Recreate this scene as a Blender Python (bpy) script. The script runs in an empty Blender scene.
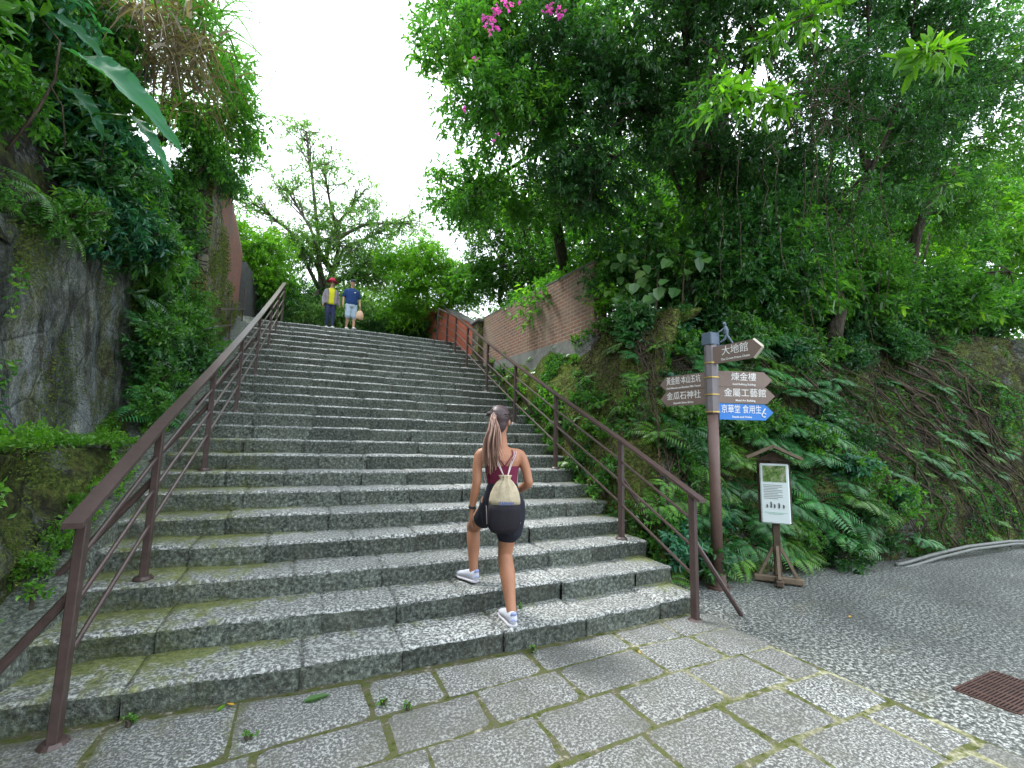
import bpy, bmesh, math, random
import numpy as np
from mathutils import Vector, Matrix
random.seed(7); rng = np.random.default_rng(7)
R = math.radians
S = bpy.context.scene
COL = S.collection
V = np.array

# ------------------------------------------------------------------ helpers
def unit(a):
    a = np.asarray(a, float); return a / (np.linalg.norm(a, axis=-1, keepdims=True) + 1e-9)

def vnoise(p, seed=0):
    """smooth value noise, p (N,3) -> 0..1"""
    p = np.asarray(p, float); i = np.floor(p).astype(np.int64); f = p - i; f = f * f * (3 - 2 * f)
    out = np.zeros(len(p))
    for dx in (0, 1):
        for dy in (0, 1):
            for dz in (0, 1):
                h = ((i[:, 0] + dx) * 73856093) ^ ((i[:, 1] + dy) * 19349663) ^ ((i[:, 2] + dz) * 83492791) ^ (seed * 2654435)
                h = (h ^ (h >> 13)) * 1274126177 & 0xffffffff
                h = ((h ^ (h >> 16)) & 0xffff) / 65535.0
                w = (f[:, 0] if dx else 1 - f[:, 0]) * (f[:, 1] if dy else 1 - f[:, 1]) * (f[:, 2] if dz else 1 - f[:, 2])
                out += w * h
    return out

def fbm(p, sc=1.0, oc=3, seed=0):
    p = np.asarray(p, float) * sc; o = 0; a = .5; t = 0
    for k in range(oc):
        o = o + a * vnoise(p * 2 ** k, seed + k); t += a; a *= .5
    return o / t

def mesh_np(name, v, quads, mat=None, parent=None, smooth=False, tris=None, attrs=None, mats=None, midx=None):
    me = bpy.data.meshes.new(name)
    v = np.asarray(v, np.float32); me.vertices.add(len(v)); me.vertices.foreach_set('co', v.ravel())
    q = np.asarray(quads, np.int32).reshape(-1, 4) if quads is not None and len(quads) else np.zeros((0, 4), np.int32)
    t = np.asarray(tris, np.int32).reshape(-1, 3) if tris is not None and len(tris) else np.zeros((0, 3), np.int32)
    loops = np.concatenate([q.ravel(), t.ravel()])
    me.loops.add(len(loops)); me.loops.foreach_set('vertex_index', loops)
    ls = np.concatenate([np.arange(len(q)) * 4, len(q) * 4 + np.arange(len(t)) * 3]).astype(np.int32)
    me.polygons.add(len(q) + len(t)); me.polygons.foreach_set('loop_start', ls)
    me.polygons.foreach_set('use_smooth', np.full(len(q) + len(t), smooth))
    for m in (mats or [mat]):
        if m: me.materials.append(m)
    if midx is not None: me.polygons.foreach_set('material_index', np.asarray(midx, np.int32))
    for k, a in (attrs or {}).items():
        at = me.attributes.new(k, 'FLOAT', 'POINT'); at.data.foreach_set('value', np.asarray(a, np.float32))
    me.update(calc_edges=True); me.validate()
    o = bpy.data.objects.new(name, me); COL.objects.link(o)
    if parent: o.parent = parent
    return o

class MB:
    def __init__(s): s.v = []; s.q = []; s.t = []; s.n = 0
    def add(s, v, q=(), t=()):
        v = np.asarray(v, float).reshape(-1, 3)
        if len(q): s.q.append(np.asarray(q, int).reshape(-1, 4) + s.n)
        if len(t): s.t.append(np.asarray(t, int).reshape(-1, 3) + s.n)
        s.v.append(v); s.n += len(v); return s
    def box(s, c, d, ax=None, M=None, bev=0.0):
        hx, hy, hz = d[0] / 2, d[1] / 2, d[2] / 2; b = min(bev, hx * .9, hy * .9, hz * .9)
        bm = bmesh.new(); bmesh.ops.create_cube(bm, size=1)
        for w in bm.verts: w.co = Vector((w.co.x * d[0], w.co.y * d[1], w.co.z * d[2]))
        if b > 0: bmesh.ops.bevel(bm, geom=bm.edges[:], offset=b, segments=1, affect='EDGES')
        bmesh.ops.triangulate(bm, faces=[f for f in bm.faces if len(f.verts) not in (3, 4)])
        vv = V([list(w.co) for w in bm.verts]); q = []; t = []
        for f in bm.faces:
            ix = [w.index for w in f.verts]; (q if len(ix) == 4 else t).append(ix)
        bm.free()
        if ax is not None: vv = vv @ V(ax)      # rows: world directions of local x,y,z
        return s.add(vv + V(c), q, t)
    def tube(s, path, rad, n=8, caps=True, flat=None):
        P = V(path).astype(float); m = len(P); r = np.broadcast_to(np.asarray(rad, float), (m,))
        T = np.gradient(P, axis=0) if m > 2 else np.repeat((P[1] - P[0])[None], 2, 0)
        T = unit(T); up = V([0, 0, 1.]) if abs(T[0][2]) < .9 else V([1., 0, 0])
        A = unit(np.cross(T[0], up)); vs = []
        for k in range(m):
            A = unit(A - T[k] * np.dot(A, T[k])); B = np.cross(T[k], A)
            an = np.arange(n) * 2 * math.pi / n
            vs.append(P[k] + r[k] * (np.cos(an)[:, None] * A + np.sin(an)[:, None] * B))
        vs = np.concatenate(vs); q = []
        for k in range(m - 1):
            a = k * n + np.arange(n); b = k * n + (np.arange(n) + 1) % n
            q.append(np.stack([a, b, b + n, a + n], 1))
        t = []
        if caps:
            vs = np.vstack([vs, P[0], P[-1]]); i0 = len(vs) - 2; i1 = i0 + 1
            for k in range(n):
                t.append([i0, (k + 1) % n, k]); t.append([i1, (m - 1) * n + k, (m - 1) * n + (k + 1) % n])
        return s.add(vs, np.concatenate(q), t)
    def rings(s, C, A, B, n=20, caps=True, power=1.0):
        """loft of ellipses: centres C, half axis vectors A, B"""
        C = V(C).astype(float); A = V(A).astype(float); B = V(B).astype(float); m = len(C); an = np.arange(n) * 2 * math.pi / n
        c, d = np.cos(an), np.sin(an); c = np.sign(c) * abs(c) ** power; d = np.sign(d) * abs(d) ** power
        vs = np.concatenate([C[k] + c[:, None] * A[k] + d[:, None] * B[k] for k in range(m)]); q = []
        for k in range(m - 1):
            a = k * n + np.arange(n); b = k * n + (np.arange(n) + 1) % n; q.append(np.stack([a, b, b + n, a + n], 1))
        t = []
        if caps:
            vs = np.vstack([vs, C[0], C[-1]]); i0 = len(vs) - 2; i1 = i0 + 1
            for k in range(n):
                t.append([i0, (k + 1) % n, k]); t.append([i1, (m - 1) * n + k, (m - 1) * n + (k + 1) % n])
        return s.add(vs, np.concatenate(q), t)
    def prism(s, pts, x, y, z, c, th):
        """2D outline pts in plane (x,y) at c, extruded th along z (centred)"""
        P = V(pts); n = len(P); x, y, z, c = V(x), V(y), V(z), V(c)
        f = c + P[:, :1] * x + P[:, 1:] * y
        bm = bmesh.new(); a = [bm.verts.new(p) for p in f + z * th / 2]; b = [bm.verts.new(p) for p in f - z * th / 2]
        fs = [bm.faces.new(a), bm.faces.new(b[::-1])]
        for k in range(n): bm.faces.new([a[k], b[k], b[(k + 1) % n], a[(k + 1) % n]])
        bmesh.ops.triangulate(bm, faces=fs); bmesh.ops.recalc_face_normals(bm, faces=bm.faces[:]); bm.verts.index_update()
        vv = V([list(w.co) for w in bm.verts]); q = []; t = []
        for g in bm.faces:
            ix = [w.index for w in g.verts]; (q if len(ix) == 4 else t).append(ix)
        bm.free(); return s.add(vv, q, t)
    def build(s, name, mat, parent=None, smooth=False, **k):
        q = np.concatenate(s.q) if s.q else None; t = np.concatenate(s.t) if s.t else None
        return mesh_np(name, np.concatenate(s.v), q, mat, parent, smooth, t, **k)

def tag(o, label=None, cat=None, group=None, kind=None):
    if label: o['label'] = label
    if cat: o['category'] = cat
    if group: o['group'] = group
    if kind: o['kind'] = kind
    return o
def empty(name, loc=(0, 0, 0), rz=0):
    o = bpy.data.objects.new(name, None); o.location = loc; o.rotation_euler.z = rz; o.empty_display_size = .1; COL.objects.link(o); return o
def kids(o): return [c for c in bpy.data.objects if c.parent == o]
def copy_tree(o, parent=None):
    c = o.copy(); COL.objects.link(c); c.parent = parent
    for ch in kids(o): copy_tree(ch, c)
    return c

# ------------------------------------------------------------------ materials
class NT:
    def __init__(s, name):
        s.m = bpy.data.materials.new(name); s.m.use_nodes = True; s.t = s.m.node_tree; s.n = s.t.nodes; s.l = s.t.links
        s.b = s.n['Principled BSDF']; s.out = s.n['Material Output']; s.co = None
    def N(s, ty, **k):
        n = s.n.new(ty)
        for a, b in k.items():
            if a in n.inputs: s.set(n.inputs[a], b)
            else: setattr(n, a, b)
        return n
    def set(s, inp, v):
        if hasattr(v, 'links') or isinstance(v, bpy.types.NodeSocket): s.l.new(v, inp)
        elif isinstance(v, tuple) and len(v) == 3 and inp.type == 'RGBA': inp.default_value = (*v, 1)
        else: inp.default_value = v
    def coord(s, gen='Object'):
        if not s.co: s.co = s.N('ShaderNodeTexCoord')
        return s.co.outputs[gen]
    def noise(s, scale, detail=3, rough=.5, vec=None, dist=0, out='Fac'):
        n = s.N('ShaderNodeTexNoise'); n.inputs['Scale'].default_value = scale; n.inputs['Detail'].default_value = detail
        n.inputs['Roughness'].default_value = rough; n.inputs['Distortion'].default_value = dist
        s.l.new(vec if vec is not None else s.coord(), n.inputs['Vector']); return n.outputs[out]
    def vor(s, scale, vec=None, feat='F1', out='Distance'):
        n = s.N('ShaderNodeTexVoronoi'); n.feature = feat; n.inputs['Scale'].default_value = scale
        s.l.new(vec if vec is not None else s.coord(), n.inputs['Vector']); return n.outputs[out]
    def mapv(s, scale=(1, 1, 1), rot=(0, 0, 0), vec=None):
        n = s.N('ShaderNodeMapping'); n.inputs['Scale'].default_value = scale; n.inputs['Rotation'].default_value = rot
        s.l.new(vec if vec is not None else s.coord(), n.inputs['Vector']); return n.outputs[0]
    def rng(s, v, a, b, c=0., d=1.):
        n = s.N('ShaderNodeMapRange'); s.l.new(v, n.inputs[0]); n.inputs[1].default_value = a; n.inputs[2].default_value = b
        n.inputs[3].default_value = c; n.inputs[4].default_value = d; return n.outputs[0]
    def ramp(s, v, stops):
        n = s.N('ShaderNodeValToRGB'); s.l.new(v, n.inputs[0]); e = n.color_ramp.elements
        while len(e) < len(stops): e.new(.5)
        for k, (p, c) in enumerate(stops): e[k].position = p; e[k].color = (*c, 1)
        return n.outputs[0]
    def mix(s, f, a, b, mode='MIX'):
        n = s.N('ShaderNodeMix'); n.data_type = 'RGBA'; n.blend_type = mode
        for i, v in ((0, f), (6, a), (7, b)): s.set(n.inputs[i], v)
        return n.outputs[2]
    def math(s, op, a, b=0.):
        n = s.N('ShaderNodeMath'); n.operation = op; s.set(n.inputs[0], a); s.set(n.inputs[1], b); return n.outputs[0]
    def attr(s, name):
        n = s.N('ShaderNodeAttribute'); n.attribute_name = name; return n.outputs['Fac']
    def bump(s, h, dist=.01, strength=1.):
        n = s.N('ShaderNodeBump'); n.inputs['Distance'].default_value = dist; n.inputs['Strength'].default_value = strength
        s.l.new(h, n.inputs['Height']); s.l.new(n.outputs[0], s.b.inputs['Normal']); return n.outputs[0]
    def end(s, col=None, rough=.8, spec=.3, metal=0):
        if col is not None: s.set(s.b.inputs['Base Color'], col)
        s.set(s.b.inputs['Roughness'], rough); s.b.inputs['Specular IOR Level'].default_value = spec; s.b.inputs['Metallic'].default_value = metal
        return s.m

MOSS = (.07, .095, .018); MOSS2 = (.12, .14, .025)
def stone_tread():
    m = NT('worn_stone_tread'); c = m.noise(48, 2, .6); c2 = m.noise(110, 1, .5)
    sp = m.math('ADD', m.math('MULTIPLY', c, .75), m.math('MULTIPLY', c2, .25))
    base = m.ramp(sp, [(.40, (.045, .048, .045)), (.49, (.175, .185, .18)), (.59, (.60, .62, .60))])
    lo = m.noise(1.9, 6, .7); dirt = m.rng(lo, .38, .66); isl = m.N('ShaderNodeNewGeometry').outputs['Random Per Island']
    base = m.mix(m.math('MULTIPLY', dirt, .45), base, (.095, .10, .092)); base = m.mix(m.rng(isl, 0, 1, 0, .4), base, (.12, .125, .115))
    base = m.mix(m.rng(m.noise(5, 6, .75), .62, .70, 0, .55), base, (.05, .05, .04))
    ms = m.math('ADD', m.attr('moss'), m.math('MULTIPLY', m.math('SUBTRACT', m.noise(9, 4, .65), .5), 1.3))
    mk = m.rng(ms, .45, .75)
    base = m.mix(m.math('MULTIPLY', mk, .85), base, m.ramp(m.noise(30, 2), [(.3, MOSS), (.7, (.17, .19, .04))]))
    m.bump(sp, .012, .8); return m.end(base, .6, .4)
def stone_riser():  # darker than the tread: algae stain, with some shade put into the colour
    m = NT('weathered_shaded_riser'); sp = m.noise(38, 4, .7)
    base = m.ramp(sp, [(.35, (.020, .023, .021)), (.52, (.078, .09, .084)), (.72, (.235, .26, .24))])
    isl = m.N('ShaderNodeNewGeometry').outputs['Random Per Island']; base = m.mix(1.0, base, m.ramp(isl, [(0, (.85, .87, .82)), (1, (1.75, 1.78, 1.65))]), 'MULTIPLY')
    lo = m.noise(2.4, 5, .7, m.mapv((1, 1, .5)))
    base = m.mix(m.rng(lo, .4, .75), base, m.mix(.5, base, (.11, .115, .085)))
    ms = m.math('ADD', m.attr('moss'), m.math('MULTIPLY', m.math('SUBTRACT', m.noise(6, 4, .65), .5), 1.2))
    base = m.mix(m.rng(ms, .5, .85, 0, .75), base, m.ramp(m.noise(26, 2), [(.3, (.035, .05, .012)), (.7, (.11, .13, .03))]))
    m.bump(m.noise(22, 5, .75), .035, .9); return m.end(base, .8, .25)
def paving():
    m = NT('speckled_paving_stone'); sp = m.math('ADD', m.math('MULTIPLY', m.noise(66, 2, .6), .7), m.math('MULTIPLY', m.noise(140, 1), .3))
    base = m.ramp(sp, [(.40, (.05, .05, .048)), (.50, (.125, .132, .13)), (.60, (.44, .455, .44))])
    isl = m.N('ShaderNodeNewGeometry').outputs['Random Per Island']
    base = m.mix(m.rng(isl, 0, 1, .0, .55), base, (.105, .103, .095))
    d = m.rng(m.noise(1.7, 6, .7), .45, .65, 0, .7); base = m.mix(d, base, (.095, .095, .075)); base = m.mix(m.rng(m.noise(6, 6, .75), .63, .7, 0, .6), base, (.04, .04, .032))
    ms = m.math('ADD', m.attr('moss'), m.math('MULTIPLY', m.math('SUBTRACT', m.noise(10, 4, .65), .5), 1.2))
    base = m.mix(m.rng(ms, .5, .8, 0, .7), base, (.105, .115, .05))
    m.bump(sp, .01, .7); return m.end(base, .62, .4)
def joint_soil():
    m = NT('mossy_joint'); n = m.noise(14, 4, .7)
    base = m.ramp(n, [(.3, (.035, .04, .016)), (.45, (.085, .10, .03)), (.58, (.10, .095, .065)), (.75, (.42, .40, .28))])
    sx_ = m.N('ShaderNodeSeparateXYZ'); m.l.new(m.coord(), sx_.inputs[0]); rx = m.math('MULTIPLY', m.rng(sx_.outputs[0], -1.5, .3), m.rng(m.noise(3.5, 5, .7), .46, .58)); base = m.mix(rx, base, m.ramp(m.noise(40, 4), [(.35, (.20, .20, .11)), (.65, (.45, .44, .31))]))
    m.bump(m.noise(60, 4, .7), .01); return m.end(base, .95, .1)
def asphalt():
    m = NT('exposed_aggregate_road'); a = m.noise(36, 2, .6); b = m.noise(85, 1, .5)
    sp = m.math('ADD', m.math('MULTIPLY', a, .65), m.math('MULTIPLY', b, .35))
    base = m.ramp(sp, [(.42, (.028, .032, .030)), (.50, (.10, .108, .105)), (.60, (.46, .48, .455))])
    lo = m.rng(m.noise(.9, 5, .6), .35, .68); base = m.mix(m.math('MULTIPLY', lo, .65), base, (.06, .064, .057)); base = m.mix(m.rng(m.noise(3.3, 6, .7), .6, .7, 0, .5), base, (.045, .047, .04))
    lg = m.rng(m.noise(2.2, 4, .6, m.mapv((.5, 1.2, 1))), .58, .72, 0, .3); base = m.mix(lg, base, (.13, .125, .07))
    m.bump(sp, .01, .7); return m.end(base, .6, .4)
def bank_mat():
    m = NT('mossy_bank_rock'); n = m.noise(1.6, 8, .72); k = m.noise(9, 7, .75)
    soil = m.ramp(k, [(.3, (.009, .010, .008)), (.5, (.022, .022, .015)), (.72, (.075, .07, .048))])
    moss = m.ramp(m.noise(20, 6, .8), [(.34, (.012, .018, .006)), (.5, (.07, .10, .022)), (.66, (.20, .23, .055))])
    soil = m.mix(m.rng(m.noise(2.7, 7, .75), .52, .6, 0, .8), soil, m.ramp(m.noise(13, 7, .8), [(.35, (.03, .034, .032)), (.5, (.11, .12, .115)), (.66, (.26, .28, .27))]))
    moss = m.mix(m.rng(m.noise(4, 5, .7), .55, .68, 0, .5), moss, (.13, .10, .045))
    base = m.mix(m.rng(m.math('ADD', n, m.math('MULTIPLY', m.attr('moss'), .5)), .5, .66), soil, moss)
    m.bump(m.math('ADD', m.noise(5, 6, .7), m.math('MULTIPLY', m.vor(5), .4)), .12, .9); return m.end(base, .92, .15)
def rockwall_mat():
    m = NT('stained_rock_wall'); st = m.mapv((1.6, 1.6, .8)); n = m.noise(1.7, 9, .74, st, .5)
    base = m.ramp(n, [(.34, (.014, .017, .014)), (.43, (.075, .088, .08)), (.52, (.18, .20, .185)), (.66, (.46, .49, .47))])
    w = m.noise(.9, 8, .72, m.mapv((1.5, 1.5, .9)), .8)
    base = m.mix(m.rng(w, .53, .60, 0, .75), base, m.mix(m.noise(14, 5, .7), (.16, .19, .21), (.36, .40, .43)))
    mk = m.rng(m.noise(1.5, 8, .75, m.mapv((1.2, 1.2, .6)), .4), .53, .60, 0, .8)
    base = m.mix(mk, base, m.ramp(m.noise(26, 6, .8), [(.38, (.03, .042, .014)), (.5, (.10, .12, .04)), (.62, (.24, .25, .10))]))
    br = m.rng(m.noise(3.2, 7, .75, m.mapv((1, 1, .5))), .54, .62, 0, .75); base = m.mix(br, base, (.045, .034, .026))
    vc = m.vor(2.1, m.mapv((1, 1, .8)), 'DISTANCE_TO_EDGE'); crk = m.rng(vc, .0, .02, 1, 0)
    base = m.mix(m.math('MULTIPLY', crk, .5), base, (.012, .012, .010))
    base = m.mix(1.0, base, m.ramp(m.noise(50, 5, .8), [(.36, (.4, .4, .4)), (.62, (1.6, 1.6, 1.55))]), 'MULTIPLY')
    m.bump(m.math('ADD', m.noise(8, 9, .8, m.mapv((1, 1, .8))), m.math('MULTIPLY', m.rng(vc, 0, .04), .3)), .10, 1.); return m.end(base, .85, .2)
def rubble_mat():
    m = NT('mossy_rubble_masonry'); v = m.mapv((1, 1, 1.5)); d = m.vor(5.6, v, 'DISTANCE_TO_EDGE'); cell = m.vor(5.6, v, 'F1', 'Color')
    sep = m.N('ShaderNodeSeparateColor'); m.l.new(cell, sep.inputs[0])
    base = m.ramp(sep.outputs[0], [(0, (.055, .058, .05)), (.5, (.13, .125, .10)), (1, (.24, .21, .16))])
    base = m.mix(m.rng(m.noise(18, 4, .7), .3, .8, 0, .5), base, (.04, .04, .032))
    base = m.mix(m.rng(d, 0, .07, 1, 0), base, (.03, .03, .022))
    base = m.mix(m.rng(m.noise(2.6, 7, .75), .45, .56, 0, .9), base, m.ramp(m.noise(25, 3), [(.3, (.04, .055, .012)), (.7, (.17, .17, .04))]))
    m.bump(m.math('ADD', m.rng(d, 0, .1), m.math('MULTIPLY', m.noise(20, 4), .3)), .04, .9); return m.end(base, .88, .2)
def brick_mat(name, a, b, mort, stain, samt, rough=.9):
    m = NT(name); tx = m.N('ShaderNodeTexBrick')
    sx = m.N('ShaderNodeSeparateXYZ'); m.l.new(m.coord(), sx.inputs[0]); cx = m.N('ShaderNodeCombineXYZ')
    m.l.new(m.math('ADD', sx.outputs[0], sx.outputs[1]), cx.inputs[0]); m.l.new(sx.outputs[2], cx.inputs[1])
    m.l.new(cx.outputs[0], tx.inputs['Vector']); tx.inputs['Scale'].default_value = 1; tx.inputs['Brick Width'].default_value = .23
    tx.inputs['Row Height'].default_value = .075; tx.inputs['Mortar Size'].default_value = .011; tx.inputs['Mortar Smooth'].default_value = .2
    m.set(tx.inputs['Color1'], a); m.set(tx.inputs['Color2'], b); m.set(tx.inputs['Mortar'], mort)
    base = tx.outputs['Color']
    base = m.mix(m.rng(m.noise(9, 5, .7), .3, .8, 0, .45), base, (.10, .07, .06))
    base = m.mix(m.rng(m.noise(1.5, 6, .68, m.mapv((1, 1, .7))), .42, .64, 0, samt), base, stain)
    base = m.mix(m.rng(m.noise(2.4, 5, .7), .58, .68, 0, .7 * samt), base, (.13, .13, .04))
    m.bump(m.math('ADD', m.math('MULTIPLY', tx.outputs['Fac'], -.6), m.math('MULTIPLY', m.noise(30, 4), .5)), .012, .9); return m.end(base, rough, .2)
def simple(name, col, rough=.6, spec=.4, metal=0, nz=0., ns=20, bump=0.):
    m = NT(name); c = col
    if nz: c = m.mix(m.rng(m.noise(ns, 5, .65), .3, .75, 0, nz), col, tuple(x * .35 for x in col))
    if bump: m.bump(m.noise(ns * 2, 4, .6), bump, .8)
    return m.end(c, rough, spec, metal)
def leaf_mat(name, a, b, c=None, trans=.35, rough=.34, back=None):
    """per-leaf hue variation, translucent"""
    m = NT(name); g = m.N('ShaderNodeNewGeometry'); isl = g.outputs['Random Per Island']
    cl = m.noise(1.1, 3, .6)
    f = m.math('ADD', m.math('MULTIPLY', isl, .6), m.math('MULTIPLY', m.math('SUBTRACT', cl, .3), 1.0))
    stops = [(.15, a), (.75, b)] + ([(.97, c)] if c else [])
    col = m.ramp(f, stops)
    oi = m.N('ShaderNodeObjectInfo').outputs['Random']
    hs = m.N('ShaderNodeHueSaturation'); hs.inputs['Hue'].default_value = .5; m.l.new(m.rng(oi, 0, 1, .8, 1.25), hs.inputs['Value']); m.l.new(col, hs.inputs['Color']); col = hs.outputs[0]
    m.end(col, rough, .55)
    tr = m.N('ShaderNodeBsdfTranslucent'); m.l.new(m.mix(1.0, col, (1.6, 1.75, .55), 'MULTIPLY'), tr.inputs[0])
    ms = m.N('ShaderNodeMixShader'); ms.inputs[0].default_value = trans
    m.l.new(m.b.outputs[0], ms.inputs[1]); m.l.new(tr.outputs[0], ms.inputs[2]); m.l.new(ms.outputs[0], m.out.inputs[0]); return m.m
def bark_mat(name='dark_bark', a=(.02, .017, .014), b=(.10, .085, .065)):
    m = NT(name); n = m.noise(9, 5, .7, m.mapv((3, 3, .7)))
    base = m.ramp(n, [(.3, a), (.7, b)]); base = m.mix(m.rng(m.noise(3, 4), .55, .7, 0, .5), base, (.07, .085, .03))
    m.bump(n, .02); return m.end(base, .9, .15)

M = dict(tread=stone_tread(), riser=stone_riser(), pave=paving(), joint=joint_soil(), road=asphalt(), bank=bank_mat(), rock=rockwall_mat(), rubble=rubble_mat(),
    brick=brick_mat('old_brown_brick', (.26, .115, .075), (.17, .095, .07), (.32, .28, .22), (.22, .175, .13), .75),
    redbrick=brick_mat('red_brick', (.58, .12, .06), (.50, .11, .055), (.36, .17, .11), (.32, .10, .065), .3),
    oldredbrick=brick_mat('stained_red_brick', (.30, .085, .06), (.22, .08, .06), (.18, .14, .11), (.12, .10, .085), .9),
    concrete=simple('weathered_concrete', (.20, .205, .19), .85, .2, 0, .7, 5, .02), darkconc=simple('dark_concrete', (.075, .08, .078), .85, .2, 0, .5, 7, .01),
    rail=simple('brown_painted_steel', (.085, .056, .052), .36, .5, .15, .6, 16), steel=simple('grey_steel', (.25, .25, .25), .4, .5, .6),
    bark=bark_mat(), bark2=bark_mat('grey_bark', (.05, .045, .038), (.22, .20, .16)), root=bark_mat('pale_root', (.022, .018, .014), (.115, .09, .065)),
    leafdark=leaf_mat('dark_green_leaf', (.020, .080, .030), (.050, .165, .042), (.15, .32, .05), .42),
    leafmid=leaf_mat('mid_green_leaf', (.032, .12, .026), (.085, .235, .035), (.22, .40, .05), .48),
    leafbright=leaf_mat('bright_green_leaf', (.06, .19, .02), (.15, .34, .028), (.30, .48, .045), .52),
    leafblue=leaf_mat('blue_green_leaf', (.02, .105, .065), (.045, .18, .095), (.10, .28, .11), .35, .3),
    leafblade=leaf_mat('taro_leaf', (.022, .115, .06), (.04, .17, .085), None, .35, .7),
    leafpothos=leaf_mat('variegated_leaf', (.04, .12, .04), (.12, .24, .06), (.28, .38, .14), .35, .3),
    drygrass=leaf_mat('dry_grass', (.09, .07, .055), (.24, .19, .15), (.48, .43, .37), .3, .7),
    fern=leaf_mat('fern_frond', (.025, .135, .045), (.065, .25, .06), (.16, .38, .07), .42),
    herb=leaf_mat('low_herb', (.05, .17, .02), (.12, .29, .03), (.22, .40, .05), .45),
    hazy=leaf_mat('haze_tinted_leaf', (.07, .155, .05), (.13, .25, .07), (.22, .35, .09), .45),  # paler green, distance haze put into the leaf colour
    deadleaf=leaf_mat('dead_leaf', (.035, .022, .012), (.12, .075, .04), (.28, .19, .10), .2, .8), mosstuft=leaf_mat('moss_tuft', (.035, .06, .010), (.10, .15, .02), (.27, .30, .05), .3, .8),
    flower=leaf_mat('magenta_petal', (.42, .03, .55), (.62, .10, .72), None, .45, .6))

# ------------------------------------------------------------------ geometry of the place
def lipY(n): return .159 + .4064 * (n - 1) + .0009 * (n - 1) ** 2
def lipZ(n): return .1584 * n + .00112 * n * (n - 1)
def sag(X): u = (X + 2.143) / 2.143; return .085 * np.maximum(0, 1 - u * u)
NST = 26
_yy = V([-5, -.3] + [lipY(n) for n in range(1, NST)] + [60]); _zz = V([0, 0] + [lipZ(n) for n in range(1, NST)] + [lipZ(NST - 1)])
def stairZ(Y): return np.interp(Y, _yy, _zz)
def edgeR(n): return .185 + .049 * n
LX = -4.66

def grid_quads(nu, nv, off=0):
    i = np.arange(nu - 1)[:, None] * nv + np.arange(nv - 1)[None]; i = i.ravel() + off
    return np.stack([i, i + nv, i + nv + 1, i + 1], 1)

# ---- ground, road, pavement
g = MB(); g.add([[-150, -150, -.03], [150, -150, -.03], [150, 150, -.03], [-150, 150, -.03]], [[0, 1, 2, 3]])
tag(g.build('ground', M['bank']), 'dark soil under the bank and road', kind='structure')
xs = np.linspace(.12, 46, 300); ys = np.linspace(-40, 1.4, 120)
g = MB(); g.add([[.12, -40, 0], [46, -40, 0], [46, 1.4, 0], [.12, 1.4, 0]], [[0, 1, 2, 3]])
tag(g.build('road', M['road']), 'grey exposed aggregate road surface right of the stairs', kind='structure')
g = MB(); g.add([[-9, -40, .004], [.185, -40, .004], [.185, .5, .004], [-9, .5, .004]], [[0, 1, 2, 3]])
tag(g.build('path', M['joint']), 'mossy joints between paving stones', kind='structure')

def rowY(k, X):
    return -.205 - .402 * k + np.where(X < -.8, (X + .8) * (.085 if k < 1 else .06), 0)
rows = {0: [.28, -.33, -.86, -1.67, -2.36, -2.80, -3.5, -4.1, -4.8], 1: [.2, -.30, -.87, -1.585, -2.195, -2.75, -3.38, -3.95, -4.6], 2: [.16, -.17, -.76, -1.40, -1.97, -2.6, -3.2, -3.8],
        3: [.18, -.35, -.91, -1.5, -2.1, -2.7, -3.3], 4: [.15, -.19, -.80, -1.4, -2.0, -2.6]}
vv = []; qq = []; mo = []; n0 = 0
for k in range(0, 16):
    xsr = rows.get(k) or [.2 - random.random() * .08] + [-.3 - .6 * i + random.uniform(-.09, .09) + (.3 if k % 2 else 0) for i in range(8)]
    xsr = sorted(xsr)
    for a, b in zip(xsr[:-1], xsr[1:]):
        gap = random.uniform(.004, .010); a2, b2 = a + gap, b - gap; nu, nv = 12, 10
        U, W = np.meshgrid(np.linspace(0, 1, nu), np.linspace(0, 1, nv), indexing='ij'); U, W = U.ravel(), W.ravel()
        X = a2 + (b2 - a2) * U; yb = rowY(k, X) + gap * .7; yt = (rowY(k - 1, X) - gap * .7) if k else .125 - sag(X)
        Y = yb + (yt - yb) * W
        Pn = np.stack([X, Y, X * 0], 1)
        X = X + (fbm(Pn, 9, 2, 3) - .5) * .016; Y = Y + (fbm(Pn, 9, 2, 5) - .5) * .016
        ed = np.minimum(np.minimum(U, 1 - U) * (b2 - a2), np.minimum(W, 1 - W) * .4)
        Z = .013 + (fbm(Pn, 5, 3, 8) - .5) * .008 - np.where(ed < .001, .012, 0) + random.uniform(-.002, .003) + random.uniform(-.004, .004) * (U - .5)
        # little inner ring so the edges read rounded
        vv.append(np.stack([X, Y, Z], 1)); qq.append(grid_quads(nu, nv, n0)); n0 += nu * nv
        m0 = np.clip(1 - ed / .05, 0, 1) * .30 + .18 + (.22 if k == 0 else 0) * W + np.where(X < -3.4, .15, 0)
        mo.append(m0)
tag(mesh_np('pavement', np.concatenate(vv), np.concatenate(qq), M['pave'], smooth=True, attrs={'moss': np.concatenate(mo)}), 'rows of large speckled grey paving stones with mossy joints', kind='structure')

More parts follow.
